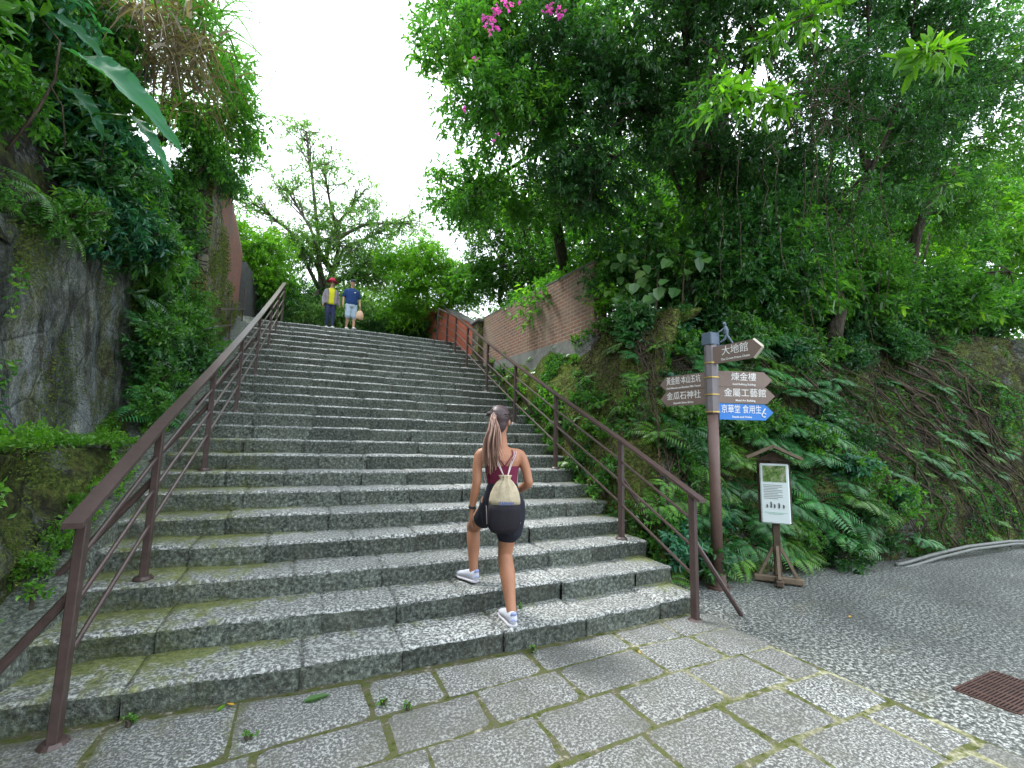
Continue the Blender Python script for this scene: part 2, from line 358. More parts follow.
# ---- staircase: every step a part made of rough blocks
stairs = empty('stone_staircase', (0, 0, 0)); tag(stairs, 'wide flight of worn grey stone steps climbing between two brown handrails', 'staircase')
for n in range(1, NST):
    vv = []; qq = []; mo = []; mi = []; n0 = 0; x = LX - (.9 if n == 1 else .35 if n == 2 else 0); xe = edgeR(n); r = random.Random(n)
    cuts = [x]
    while cuts[-1] < xe - .45: cuts.append(cuts[-1] + r.uniform(.5, 1.0))
    if xe - cuts[-2] < .35 and len(cuts) > 2: cuts.pop()
    cuts[-1] = xe
    zt, zb = lipZ(n), lipZ(n - 1) - .05
    for a, b in zip(cuts[:-1], cuts[1:]):
        dens = .035 if n < 8 else .07
        nu = max(4, int((b - a) / dens) + 1); us = np.linspace(0, 1, nu); X = a + (b - a) * us
        X = np.concatenate([[X[0]], X, [X[-1]]]); isend = np.zeros(nu + 2, bool); isend[[0, -1]] = True
        near = np.zeros(nu + 2, bool); near[[1, -2]] = True
        prof = [(0, 0.), (0, .25), (0, .5), (0, .75), (0, .90), (.018, 1.), (.05, 1), (.12, 1), (.2, 1), (.28, 1), (.36, 1), (.5, 1)]
        nv = len(prof); dz = r.uniform(-.007, .006); dy = r.uniform(-.012, .012)
        PY, PZ = V([p[0] for p in prof]), V([p[1] for p in prof])
        Xg = np.repeat(X[:, None], nv, 1); Yg = lipY(n) - sag(Xg) + dy + PY[None]; Zg = zb + (zt + dz - zb) * PZ[None] + 0 * Xg
        Pn = np.stack([Xg.ravel(), Yg.ravel(), Zg.ravel()], 1); front = (PY < .03)[None] & np.ones_like(Xg, bool)
        d1 = (fbm(Pn, 7, 3, 11).reshape(Xg.shape) - .5); d2 = (fbm(Pn, 16, 2, 12).reshape(Xg.shape) - .5); d3 = (fbm(Pn, 3, 2, 14).reshape(Xg.shape) - .5)
        Yg = Yg + np.where(front, d1 * .05 + d2 * .028, 0) + (PZ < .9)[None] * .008
        Zg = Zg + np.where(PZ[None] > .9, d1 * .012 + d3 * .016 + np.where(front, d2 * .012, 0), 0)
        Yg[near] += .010 * (PY < .03); Zg[near] -= .009 * (PZ > .9)
        Zg[isend] = zb; Yg[isend] += .012
        v = np.stack([Xg.ravel(), Yg.ravel(), Zg.ravel()], 1); vv.append(v); q = grid_quads(nu + 2, nv, n0); qq.append(q); n0 += len(v)
        t = np.clip((PY - .05) / .36, 0, 1); left = np.clip((-3.05 - Xg) / .8, 0, 1) * (.42 if n <= 9 else .1); right = np.clip((Xg - (xe - .55)) / .5, 0, 1) * .38
        mo.append((.13 + .42 * t[None] ** 2.2 + left + right + np.where(PZ[None] < .3, .18, 0)).ravel())
        col = np.tile(np.arange(nv - 1), nu + 1); mi.append(np.where(col >= 4, 0, 1))  # lips take the paler tread colour: worn edge plus painted sky glint
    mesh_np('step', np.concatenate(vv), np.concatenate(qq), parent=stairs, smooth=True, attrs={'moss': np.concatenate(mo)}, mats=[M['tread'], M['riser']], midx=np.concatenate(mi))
g = MB(); zt = lipZ(NST - 1) + .004; y0 = lipY(NST - 1) + .3
g.add([[-5.2, y0, zt], [3.5, y0, zt], [3.5, 40, zt], [-5.2, 40, zt]], [[0, 1, 2, 3]])
tag(g.build('terrace', M['concrete']), 'paved landing at the top of the stairs', kind='structure')

# ---- bank on the right: one rounded face beside the stairs and along the road
bp = [(edgeR(1 + (Y - .16) / .4064) + .02, Y) for Y in np.arange(10.8, 1.0, -.4)] + [(.40, .78), (.75, .86), (1.3, .92), (2.4, .80), (4.4, .62), (8, .48), (14, .35), (24, .2), (44, 0)]
bp = [(x - (.14 if y > 1.2 else 0), y) for x, y in bp]; bp = V(bp)
def resample(p, d):
    s = np.concatenate([[0], np.cumsum(np.linalg.norm(np.diff(p, axis=0), axis=1))]); t = np.arange(0, s[-1], d)
    return np.stack([np.interp(t, s, p[:, k]) for k in range(p.shape[1])], 1)
BP = resample(bp, .11)
tt = np.gradient(BP, axis=0); nn = np.stack([-tt[:, 1], tt[:, 0]], 1); nn = unit(nn)
k = np.ones(13) / 13; nn = unit(np.stack([np.convolve(np.pad(nn[:, i], 6, 'edge'), k, 'valid') for i in (0, 1)], 1))
side = np.clip((BP[:, 1] - .95) / .6, 0, 1)
zb = np.where(side > 0, stairZ(BP[:, 1]) - .30, -.05); zb = np.where(BP[:, 1] > 1.3, zb, -.05)
zt_side = np.interp(BP[:, 1], [0, 5, 8.7, 10.8], [3.45, 3.52, 3.78, 4.75]); zt_front = 3.2 + .09 * np.clip(BP[:, 0], 0, 12)
ztp = zt_side * side + zt_front * (1 - side); DD = (1.33 - BP[:, 0]) * side + 1.25 * (1 - side); DD = np.maximum(DD, .35)
pv = V([0, .04, .1, .2, .3, .4, .5, .6, .7, .8, .9, 1.0]); pd = V([0, .02, .05, .14, .26, .36, .46, .55, .66, .78, .88, 1.0]); ph = V([0, .07, .15, .27, .38, .48, .58, .68, .78, .87, .94, 1.0])
def bank_surf(iu, v):
    """iu float index along path, v 0..1 face, 1..2 plateau"""
    iu = np.clip(iu, 0, len(BP) - 1.001); i = iu.astype(int); f = iu - i
    L = lambda a: a[i] * (1 - f) + a[i + 1] * f if a.ndim == 1 else a[i] * (1 - f)[:, None] + a[i + 1] * f[:, None]
    d = np.interp(v, pv, pd) * L(DD); h = np.interp(v, pv, ph)
    e = np.maximum(v - 1, 0); d = d + 2.6 * e; z = L(zb) + (L(ztp) - L(zb)) * h + .5 * e
    nrm = L(nn); P = np.stack([L(BP)[:, 0] + nrm[:, 0] * d, L(BP)[:, 1] + nrm[:, 1] * d, z], 1)
    w = np.clip(v * 6, .15, 1) * np.where(v > 1, .6, 1)
    b = (fbm(P, 1.1, 3, 21) - .5) * .75 + (fbm(P, 3.2, 3, 22) - .5) * .30 + (fbm(P, 8.5, 2, 23) - .5) * .12
    s_ = L(side); b = b * (1 - .45 * s_)
    P[:, 0] -= nrm[:, 0] * b * w; P[:, 1] -= nrm[:, 1] * b * w; P[:, 2] += b * .15 * w
    N = np.stack([-nrm[:, 0], -nrm[:, 1], nrm[:, 0] * 0 + np.where(v > 1, 2.0, .45)], 1)
    return P, unit(N)
nu = len(BP); vs = np.concatenate([np.linspace(0, 1, 34), 1 + np.linspace(.03, .22, 5)]); UU, VV_ = np.meshgrid(np.arange(nu).astype(float), vs, indexing='ij')
P, _ = bank_surf(UU.ravel(), VV_.ravel())
mossy = np.interp(BP[:, 1], [.9, 1.3], [.15, .62])[:, None] * np.ones(len(vs))[None]
tag(mesh_np('bank', P, grid_quads(nu, len(vs)), M['bank'], smooth=True, attrs={'moss': mossy.ravel()}), 'steep mossy earth and rock bank right of the stairs', kind='structure')

xs = np.linspace(1.5, 60, 90); ys = np.concatenate([np.linspace(1.75, 14, 36), np.linspace(15, 70, 14)]); A = []
for x in xs:
    for y in ys: A.append([x, y, 3.15 + .085 * min(x, 14) + .13 * min(y - 1.7, 9) + .22 * max(0, min(y - 10, 30))])
P = V(A); P[:, 2] += (fbm(P, .6, 3, 29) - .5) * .5
tag(mesh_np('hill', P, grid_quads(len(xs), len(ys)), M['bank'], smooth=True, attrs={'moss': np.full(len(P), .2)}), 'forest floor above the bank on the right', kind='structure')

# ---- left side: ramp strip, mossy ledge, tall rock wall, buttress, slope above
def face_grid(name, ys, zs_fn, x_fn, mat, disp=.12, nz=30, seed=31, thick=.6, parent=None, sc=1.3, end=True):
    """rough wall face towards +X, with a top, ends and thickness"""
    vv = []
    for Y in ys:
        z0, z1 = zs_fn(Y); s = np.linspace(0, 1, nz); Z = z0 + (z1 - z0) * s; X = x_fn(Y, s); vv.append(np.stack([X, X * 0 + Y, Z], 1))
        vv[-1] = np.vstack([vv[-1], [[X[-1] - thick * .5, Y, z1 + .03], [X[-1] - thick, Y, z1 - .05], [X[-1] - thick, Y, z0]]])
    A = V(vv); nv = A.shape[1]; P = A.reshape(-1, 3); b = (fbm(P, sc, 4, seed) - .5) * 2 * disp + (fbm(P, sc * 5, 3, seed + 1) - .5) * disp * .6
    P[:, 0] += b; P[:, 2] += (fbm(P, 2, 2, seed + 3) - .5) * disp * .5 * np.tile(np.arange(nv) >= nz - 3, len(ys))
    P[:, 1] += (fbm(P, 2.5, 2, seed + 4) - .5) * disp * .8
    mb = MB(); mb.add(P, grid_quads(len(ys), nv))
    for base in (0, (len(ys) - 1) * nv):
        q = []
        for k in range(nz - 1): q.append([base + k, base + k + 1, base + nv - 2, base + nv - 1])
        mb.add(P[base:base + nv], t=[[nv - 1, k, k + 1] for k in range(nv - 2)])
    return mb.build(name, mat, parent, smooth=True, attrs={'moss': np.full(mb.n, .4)})
ys = np.arange(-9, 16, .2); g = MB(); A = []
for Y in ys:
    z = stairZ(Y) + .03 if Y > .2 else .03
    A.append([[LX + .05, Y, z - .3], [LX + .02, Y, z], [-4.8, Y, z + .01], [-5.0, Y, z + .03], [-5.3, Y, z + .08]])
P = V(A).reshape(-1, 3); P[:, 2] += (fbm(P, 3, 3, 41) - .5) * .07; g.add(P, grid_quads(len(ys), 5))
tag(g.build('kerb', M['riser'], smooth=True, attrs={'moss': .28 + .35 * fbm(P, 1.2, 2, 5)}), 'sloping concrete strip along the left edge of the steps', kind='structure')
o = face_grid('rock_ledge', np.arange(-9, 3.7, .09), lambda Y: (min(stairZ(Y), 1.3) - .05, max(1.38, stairZ(Y) + .1) + .0), lambda Y, s: -4.93 - .16 * s + .05 * math.sin(Y * 3.1) * s, M['bank'], .20, 26, 51, .7, sc=1.9)
tag(o, 'low mossy rock ledge at the foot of the tall wall on the left', 'ledge')
for a in o.data.attributes:
    if a.name == 'moss': a.data.foreach_set('value', np.full(len(o.data.vertices), .18, np.float32))
o = face_grid('rock_wall', np.arange(-9, 4.5, .11), lambda Y: (1.25, np.interp(Y, [-9, 1.3, 3.7, 4.4], [2.9, 3.15, 3.85, 3.7])), lambda Y, s: -5.33 - .14 * s, M['rock'], .10, 34, 61, .8)
tag(o, 'tall stained grey rock wall on the left with lichen streaks', 'wall')
buttress = empty('stone_buttress', (-5.05, 7.8, 2.5)); tag(buttress, 'high mossy masonry wall with a red brick upper part left of the steps', 'wall')
def sub(name, *a, **k):
    o = face_grid(name, *a, **k); o.parent = buttress; o.matrix_parent_inverse = Matrix.Translation((5.05, -7.8, -2.5)); return o
sub('masonry', np.arange(6.0, 10.6, .12), lambda Y: (stairZ(Y) - .5, np.interp(Y, [5.3, 6.6, 8.0, 10.6], [5.9, 6.2, 5.0, 4.55])), lambda Y, s: -4.96 - .06 * s, M['rubble'], .07, 40, 71, .6)
sub('brickwork', np.arange(6.8, 10.2, .12), lambda Y: (np.interp(Y, [6.6, 8.0, 10.6], [6.0, 4.8, 4.4]), np.interp(Y, [6.8, 8.2, 10.2], [6.7, 6.6, 6.25])), lambda Y, s: -5.02 - .02 * s, M['oldredbrick'], .012, 16, 75, .5)
def slab_wall(name, p0, p1, b0, b1, t0, t1, th, mat, parent=None, attrs=None, n=1):
    p0, p1 = V(p0), V(p1); d = unit(p1 - p0); nx = V([-d[1], d[0]]) * th / 2; mb = MB(); v = []
    for p, b, t in ((p0, b0, t0), (p1, b1, t1)):
        for s in (-1, 1):
            for z in (b, t): v.append([p[0] + nx[0] * s, p[1] + nx[1] * s, z])
    mb.add(v, [[0, 1, 5, 4], [2, 6, 7, 3], [1, 3, 7, 5], [0, 2, 3, 1], [4, 5, 7, 6], [0, 4, 6, 2]])
    return mb.build(name, mat, parent)
o = slab_wall('parapet', (-5.15, 10.75), (-4.62, 14.5), 4.4, 4.6, 6.25, 5.85, .3, M['darkconc']); tag(o, 'dark grey parapet wall beyond the red brick at the top left', 'wall')

# slope above the rock wall (soil under the left jungle)
ys = np.arange(-12, 40, .35); prof = [(-5.5, 0), (-5.75, .6), (-5.95, 1.5), (-6.15, 2.5), (-6.6, 3.5), (-7.6, 4.5), (-10, 5.6), (-18, 8), (-50, 12)]
A = []
for Y in ys:
    z0 = np.interp(Y, [-12, 1, 4.2, 4.6, 5.2, 10, 16, 40], [2.7, 2.9, 3.4, 1.3, 1.5, 5.2, 5.2, 5.5]); rx = np.interp(Y, [4.2, 4.6, 5.1, 5.6], [0, -.7, -.7, -.25]) - (max(0, Y - 14) * .15)
    k = np.interp(Y, [-12, 5, 9, 14, 40], [1, 1, .75, .5, .4])
    A.append([[x + rx, Y, z0 + z * k] for x, z in prof] )
P = V(A).reshape(-1, 3); P[:, 0] += (fbm(P, .9, 3, 81) - .5) * .7
mo = np.full(len(P), .0)
tag(mesh_np('hillside', P, grid_quads(len(ys), len(prof)), M['bank'], smooth=True, attrs={'moss': mo}), 'dark earth slope above the rock wall on the left', kind='structure')
# recess floor to top behind ledge
# far hill behind the landing
A = []; xs = np.linspace(-40, 50, 60)
for Y, z in ((17, 4.4), (19, 5.2), (23, 6.6), (30, 9.5), (45, 13), (90, 14)):
    A.append([[x, Y + .02 * (x + 2) ** 2 * (Y < 40), z + 1.2 * math.sin(x * .3) * (z > 5)] for x in xs])
P = V(A).reshape(-1, 3); tag(mesh_np('hill', P, grid_quads(6, 60), M['bank'], smooth=True, attrs={'moss': np.full(len(P), .5)}), 'wooded hill beyond the top of the stairs', kind='structure')

# ---- walls right of the stairs
bw = empty('brick_wall', (1.35, 5.9, 3.5)); tag(bw, 'weathered brown brick wall on the mossy bank right of the stairs', 'wall')
def keep(o, e):
    o.parent = e; o.matrix_parent_inverse = Matrix.Translation(-e.location); return o
keep(slab_wall('brickwork', (1.37, 3.3), (1.32, 8.62), 3.44, 3.64, 4.76, 5.0, .28, M['brick']), bw)
keep(slab_wall('coping', (1.37, 3.3), (1.32, 8.64), 4.762, 5.002, 4.79, 5.03, .30, M['concrete']), bw)
keep(slab_wall('footing', (1.35, 3.3), (1.30, 8.62), 2.9, 3.1, 3.44, 3.64, .36, M['concrete']), bw)
pil = empty('brick_pillar', (1.28, 8.9, 3.5)); tag(pil, 'square mossy brick pillar between the brown and the red wall', 'pillar')
b = MB(); b.box((1.28, 8.92, 4.1), (.46, .5, 1.6)); keep(b.build('shaft', M['rubble']), pil)
b = MB(); b.box((1.28, 8.92, 4.945), (.60, .64, .09), bev=.02); keep(b.build('cap', M['concrete']), pil)
rw = empty('red_brick_wall', (1.1, 12, 4.5)); tag(rw, 'bright red brick wall with sloping top beside the upper handrail', 'wall')
keep(slab_wall('lower_wall', (1.22, 9.2), (.84, 12.0), 3.6, 4.4, 4.92, 6.22, .26, M['redbrick']), rw)
keep(slab_wall('lower_coping', (1.22, 9.2), (.84, 12.0), 4.922, 6.222, 4.99, 6.29, .32, M['concrete']), rw)
keep(slab_wall('upper_wall', (.80, 12.0), (-.15, 15.5), 4.3, 4.3, 6.22, 6.0, .26, M['redbrick']), rw)

# ---- handrails
def rail_set(sidex, kx, posts, top_h, name, label, brace_dir, nposts_brace):
    rt = empty(name, (sidex, 0, 0)); tag(rt, label, 'handrail'); I = Matrix.Translation(-rt.location)
    pts = []
    for (Y, z) in posts:
        X = sidex + kx * Y; pts.append(V([X, Y, z]))
        b = MB(); b.box((X, Y, z + top_h / 2), (.044, .068, top_h), bev=.004); o = b.build('post', M['rail'], rt); o.matrix_parent_inverse = I
        b = MB(); b.tube([(X, Y, z), (X, Y, z + .012)], .065, 14); b.tube([(X, Y, z + .012), (X, Y, z + .03)], [.065, .05], 14); o2 = b.build('post_base', M['rail'], o)
    for k, p in enumerate(pts):
        if k < nposts_brace:
            b = MB(); zf = p[2] + .02 if k else .01; a = p + V([0, .02, top_h * .66]); e = V([p[0] + brace_dir * (.52), p[1] + (.0 if k else -.05), zf])
            b.tube([a, (a + e) / 2, e], .024, 8); o = b.build('brace', M['rail'], rt); o.matrix_parent_inverse = I
    P = V(pts)
    def line(h, ext=0.0):
        q = P + V([0, 0, h]); 
        d = unit(q[1] - q[0]); q = q.copy(); 
        if ext: q[0] = q[0] - d * ext
        return q
    # flat handrail
    q = line(top_h + .015, .14); mb = MB(); vs = []
    for p in q:
        for dx, dz in ((-.042, -.014), (.042, -.014), (.042, .014), (-.042, .014)): vs.append(p + V([dx, 0, dz]))
    n = len(q); qs = []
    for k in range(n - 1):
        for j in range(4): a = k * 4 + j; c = k * 4 + (j + 1) % 4; qs.append([a, c, c + 4, a + 4])
    qs += [[0, 3, 2, 1], [(n - 1) * 4 + j for j in range(4)]]
    mb.add(vs, qs); o = mb.build('top_rail', M['rail'], rt); o.matrix_parent_inverse = I
    for h in (.90, .655, .40):
        mb = MB(); mb.tube(line(h * top_h / 1.13), .014, 8); o = mb.build('bar', M['rail'], rt); o.matrix_parent_inverse = I
    return rt, pts
pr = [(0, 0)] + [(lipY(n) + .13, lipZ(n)) for n in (3, 7, 11, 15, 19, 22)]
rt, pts = rail_set(0, .06, pr, 1.10, 'handrail', 'brown steel handrail along the right edge of the stairs', 1, 6)
# the return at the top of the right rail
I = Matrix.Translation(-rt.location); e = pts[-1]; Yt = lipY(25); Zt = lipZ(25)
nx_ = []
for X, Y, z in ((.62, 10.35, lipZ(24)), (.42, 10.75, Zt)):
    b = MB(); b.box((X, Y, z + .55), (.05, .07, 1.1), bev=.004); o = b.build('post', M['rail'], rt); o.matrix_parent_inverse = I; nx_.append(V([X, Y, z]))
for h, r_ in ((1.1, .03), (.88, .014), (.64, .014), (.39, .014)):
    b = MB(); b.tube([e + V([0, 0, h]), nx_[0] + V([0, 0, h]), nx_[1] + V([0, 0, h])], r_, 8); o = b.build('bar', M['rail'], rt); o.matrix_parent_inverse = I
pl = [(0, 0)] + [(lipY(n) + .13, lipZ(n)) for n in (3, 7, 11, 15, 19, 22, 25)]
rail_set(-4.2855, .025, pl, 1.12, 'handrail', 'brown steel handrail along the left edge of the stairs', -1, 5)
# small rail on the masonry wall behind
sr = empty('side_rail', (-4.75, 8.3, 3.4)); tag(sr, 'thin dark double rail in front of the mossy masonry wall', 'railing')
for ya, za, yb, zb_ in ((5.4, 3.22, 8.3, 3.95), (6.6, 3.86, 9.9, 4.72)):
    b = MB(); b.tube([(-4.84, ya, za), (-4.84, yb, zb_)], .018, 8); keep(b.build('bar', M['rail']), sr)
for Y in (5.6, 8.1, 9.8):
    b = MB(); b.tube([(-4.86, Y, stairZ(Y)), (-4.86, Y, stairZ(Y) + .9)], .016, 8); keep(b.build('post', M['rail']), sr)

# ---- drain grate in the road
gr = empty('drain_grate', (1.02, -1.625, .001)); tag(gr, 'rusty brown slotted drain grate set in the road', 'grate')
rust = simple('rusty_iron', (.095, .052, .042), .75, .3, .2, .8, 14)
b = MB(); W_, H_ = .60, .30
for c_, d_ in (((0, H_ / 2, .003), (W_, .014, .006)), ((0, -H_ / 2, .003), (W_, .014, .006)), ((-W_ / 2, 0, .003), (.014, H_ - .015, .006)), ((W_ / 2, 0, .003), (.014, H_ - .015, .006))): b.box(c_, d_)
b.build('frame', rust, gr)
b = MB(); b.box((0, 0, .002), (W_ - .016, H_ - .016, .002)); b.build('pit_shade', simple('pit_shade_black', (.006, .005, .005), .9), gr)  # flat near-black sheet stands in for the shade below the bars
b = MB()
for k in range(15): b.box((0, -H_ / 2 + .022 + k * .0183, .0065), (W_ - .018, .0095, .006), bev=.001)
for k in range(4): b.box((-W_ / 2 + .10 + k * .135, 0, .0055), (.02, H_ - .018, .004))
b.build('bars', rust, gr)
gr.rotation_euler.z = R(1)

# ---- white conduit on the ground at the right
cp = resample(V([(4.1, .42, .02), (4.4, .42, .03), (5.0, .40, .085), (5.9, .36, .14), (7.2, .34, .13), (8.2, .32, .08), (10, .25, .05), (13, .1, .04)]), .12)
mt = simple('grey_plastic_pipe', (.17, .18, .17), .5, .3, 0, .6, 12)
b = MB(); b.tube(cp, .024, 10); tag(b.build('conduit', mt, smooth=True), 'upper pale plastic conduit arching off the road at the foot of the bank', 'pipe', 'pale conduits at the foot of the bank')
b = MB(); b.tube(cp + V([.05, -.055, -.03]), .02, 10); o = b.build('conduit', mt, smooth=True); tag(o, 'lower front pale conduit running below its thicker twin', 'pipe', 'pale conduits at the foot of the bank')

# ------------------------------------------------------------------ vegetation
def leaf_geo(P, D, Nn, L, W, fold=.22, droop=.12, simple=False):
    D = unit(D); Sd = unit(np.cross(D, Nn)); Nn = np.cross(Sd, D); L = np.broadcast_to(L, (len(P),))[:, None]; W = np.broadcast_to(W, (len(P),))[:, None]
    dn = V([0, 0, -1.]) * droop * L
    tip = P + D * L + dn
    if simple:
        v = np.stack([P, P + D * L * .45 + Sd * W * .5 + Nn * fold * W, tip, P + D * L * .45 - Sd * W * .5 + Nn * fold * W], 1)
        q = np.arange(len(P))[:, None] * 4 + V([0, 1, 2, 3])[None]
        return v.reshape(-1, 3), q
    v = np.stack([P, P + D * L * .30 + Sd * W * .48 + Nn * fold * W, P + D * L * .72 + Sd * W * .36 + Nn * fold * W * .8 + dn * .5, tip,
                  P + D * L * .72 - Sd * W * .36 + Nn * fold * W * .8 + dn * .5, P + D * L * .30 - Sd * W * .48 + Nn * fold * W], 1)
    i = np.arange(len(P))[:, None] * 6
    q = np.concatenate([i + V([0, 1, 2, 3])[None], i + V([0, 3, 4, 5])[None]], 1).reshape(-1, 4)
    return v.reshape(-1, 3), q

def rdir(n): return unit(rng.normal(size=(n, 3)))
def sprays(C, D, n, tl, L, W, spread=.9, up=.9, droop=.15, gravity=.15, simple=False):
    """leaf sprays: C (K,3) start, D (K,3) direction, n leaves each along a twig of length tl"""
    K = len(C); t = rng.uniform(.1, 1.0, (K, n)); tlv = np.broadcast_to(tl, (K,))[:, None, None]
    P = C[:, None] + D[:, None] * t[..., None] * tlv + V([0, 0, -1.]) * (t[..., None] ** 2) * tlv * gravity
    P = P.reshape(-1, 3); P += rng.normal(size=P.shape) * (.04 * np.mean(tl))
    d = np.repeat(unit(D), n, 0) * .55 + rdir(K * n) * spread; d[:, 2] -= gravity * .6
    nn_ = V([0, 0, up]) + rdir(K * n) * .55
    l = L * rng.uniform(.6, 1.15, K * n)
    return leaf_geo(P, d, nn_, l, l * W / L, droop=droop, simple=simple)
def twigs(mb, A, B, r0, r1, sides=4):
    for a, b in zip(A, B):
        m = (a + b) / 2 + rng.normal(size=3) * np.linalg.norm(b - a) * .08; mb.tube([a, m, b], [r0, (r0 + r1) / 2, r1], sides, caps=False)

def blob_points(c, r, K, hole=.0, hs=1.0, seed=0, shell=.5):
    c = V(c, ); r = V(r) if np.ndim(r) else V([r, r, r]); out = []
    got = 0; tries = 0
    while got < K and tries < 12:
        u = rdir(K * 2) * (rng.uniform(0, 1, (K * 2, 1)) ** shell); p = c + u * r
        if hole: p = p[fbm(p, hs, 2, seed) > hole]
        out.append(p); got += len(p); tries += 1
    return np.concatenate(out)[:K]

def tree(name, label, cat, base, top, r0, blobs, lf, mat, group=None, bark='bark', n=14, tl=.45, hole=.43, hs=1.1, limbs=None, simple=False, up=.9, W=None, gravity=.15, extra=None, seed=0, wob=.12, ntw=10, spread=.9):
    """blobs: (centre, radius(es), number of sprays)"""
    base, top = V(base, ).astype(float), V(top).astype(float); rt = empty(name, tuple(base)); tag(rt, label, cat, group)
    T = [base]; m = 7
    for k in range(1, m): T.append(base + (top - base) * k / (m - 1) + rng.normal(size=3) * V([1, 1, .2]) * np.linalg.norm(top - base) * wob * .35)
    T = V(T); T = resample(T, .25) if len(T) > 2 else T
    b = MB(); b.tube(T, np.linspace(r0, r0 * .5, len(T)) * (1 + .5 * np.exp(-np.linspace(0, 8, len(T)))), 9); keep(b.build('trunk', M[bark], None, True), rt)
    lv = []; lq = []; n0 = 0; tw = MB()
    for bi, (c, r, K) in enumerate(blobs):
        c = V(c).astype(float); rr = np.mean(r); i = int(rng.integers(len(T) // 2, len(T))); s = T[i]
        d = c - s; mid = s + d * .5 + V([0, 0, .12]) * np.linalg.norm(d) + rng.normal(size=3) * .06 * np.linalg.norm(d)
        pth = resample(V([s, (s + mid) / 2 + rng.normal(size=3) * .04 * np.linalg.norm(d), mid, c]), .3)
        if len(pth) < 2: pth = V([s, c])
        l = MB(); l.tube(pth, np.linspace(r0 * .42, r0 * .16, len(pth)), 7); keep(l.build('limb', M[bark], None, True), rt)
        P = blob_points(c, r, K, hole, hs, seed + bi * 3)
        if not len(P): continue
        D = unit((P - c) + rdir(len(P)) * rr * .7 + V([0, 0, .1]) * rr)
        v, q = sprays(P - D * tl * .5, D, n, tl, lf, W or lf * .42, up=up, gravity=gravity, simple=simple, spread=spread)
        lv.append(v); lq.append(q + n0); n0 += len(v)
        pick = P[rng.choice(len(P), min(ntw, len(P)), False)]
        hub = pth[-max(1, len(pth) // 3):]; A = hub[rng.integers(0, len(hub), len(pick))]; twigs(tw, A, pick, r0 * .13, r0 * .04, 5)
        sel = P[rng.choice(len(P), min(len(P), K // 3 + 1), False)]; near = pick[np.argmin(((sel[:, None] - pick[None]) ** 2).sum(-1), 1)]
        twigs(tw, near, sel, r0 * .05, r0 * .02, 3)
    keep(tw.build('twigs', M[bark], None), rt)
    keep(mesh_np('crown', np.concatenate(lv), np.concatenate(lq), M[mat]), rt)
    return rt

C2 = lambda *a: list(a)
# --- flowering tree whose crown overhangs the stairs (left edge of the right canopy)
t1 = tree('flowering_tree', 'tall flowering tree leaning over the stairs, magenta blossom in its top', 'tree', (1.9, 5.2, 4.6), (.6, 3.9, 8.2), .13,
    [((-1.25, 3.2, 7.9), (.95, .9, .8), 300), ((-.9, 2.9, 6.7), (.85, .8, .7), 260), ((-.2, 3.3, 8.4), (1.1, 1., .9), 360), ((.2, 2.9, 7.1), (1.0, .9, .8), 330),
     ((-.9, 4.1, 5.9), (.8, .8, .6), 200), ((.3, 4.4, 6.1), (1.1, 1., .6), 260), ((-1.0, 3.4, 9.3), (.9, .9, .8), 240), ((.9, 3.2, 9.2), (1.2, 1, 1), 300)], .10, 'leafmid', n=20, tl=.5, hole=.41, seed=3, ntw=18)
fl = V([[-1.35, 1.83, 7.22], [-1.22, 1.78, 7.30], [-1.45, 1.9, 7.10], [-.73, 1.55, 7.22], [-.58, 1.5, 7.2], [-1.4, 1.9, 6.98], [-1.55, 2.05, 6.6], [-1.6, 2.3, 6.0], [-1.2, 2.1, 5.6]])
for k, c in enumerate(fl):
    K = 9 if k < 6 else 2; P = c + rng.normal(size=(K, 3)) * (.04 if k < 6 else .03); D = rdir(K)
    v, q = sprays(P, D, 5, .04, .035, .035, up=.2); keep(mesh_np('blossom', v, q, M['flower']), t1)
# --- dark big trees on the bank
tree('bank_tree', 'big dark evergreen tree with a thick trunk behind the signpost', 'tree', (2.35, 2.2, 3.6), (2.6, 2.0, 7.4), .12,
    [((1.0, 1.9, 6.9), (1.1, .9, .9), 420), ((1.9, 2.4, 8.2), (1.3, 1.1, 1.), 420), ((.6, 2.6, 5.8), (1.0, .9, .6), 260), ((3.0, 2.4, 7.3), (1.3, 1., .9), 420),
     ((2.2, 1.5, 5.9), (1.2, .8, .55), 260), ((1.2, 1.0, 8.0), (1.2, .9, .8), 340), ((.1, 2.2, 7.6), (.9, .9, .8), 260), ((2.6, .8, 8.2), (1.2, .9, .8), 300), ((3.6, 1.4, 6.3), (1.0, .8, .5), 160)],
    .085, 'leafdark', n=26, tl=.45, hole=.40, seed=11, wob=.10, ntw=22)
tree('leaning_tree', 'dark tree with long leaning limbs on the bank at the right', 'tree', (4.9, 1.5, 3.4), (5.7, 1.3, 6.8), .10,
    [((4.6, .9, 7.6), (1.4, .9, .9), 380), ((6.2, .9, 7.6), (1.5, 1., .8), 380), ((7.4, 1.4, 6.9), (1.3, 1., .6), 220), ((5.4, 1.6, 5.9), (1.5, 1., .5), 200), ((5.6, .2, 8.9), (1.6, .9, .8), 380),
     ((7.6, .4, 8.6), (1.5, 1., .8), 320), ((4.3, 1.6, 6.4), (.9, .8, .5), 150), ((3.9, .1, 9.2), (1.3, .9, .8), 260)],
    .09, 'leafdark', n=24, tl=.5, hole=.43, hs=.8, seed=19, wob=.12, ntw=26)
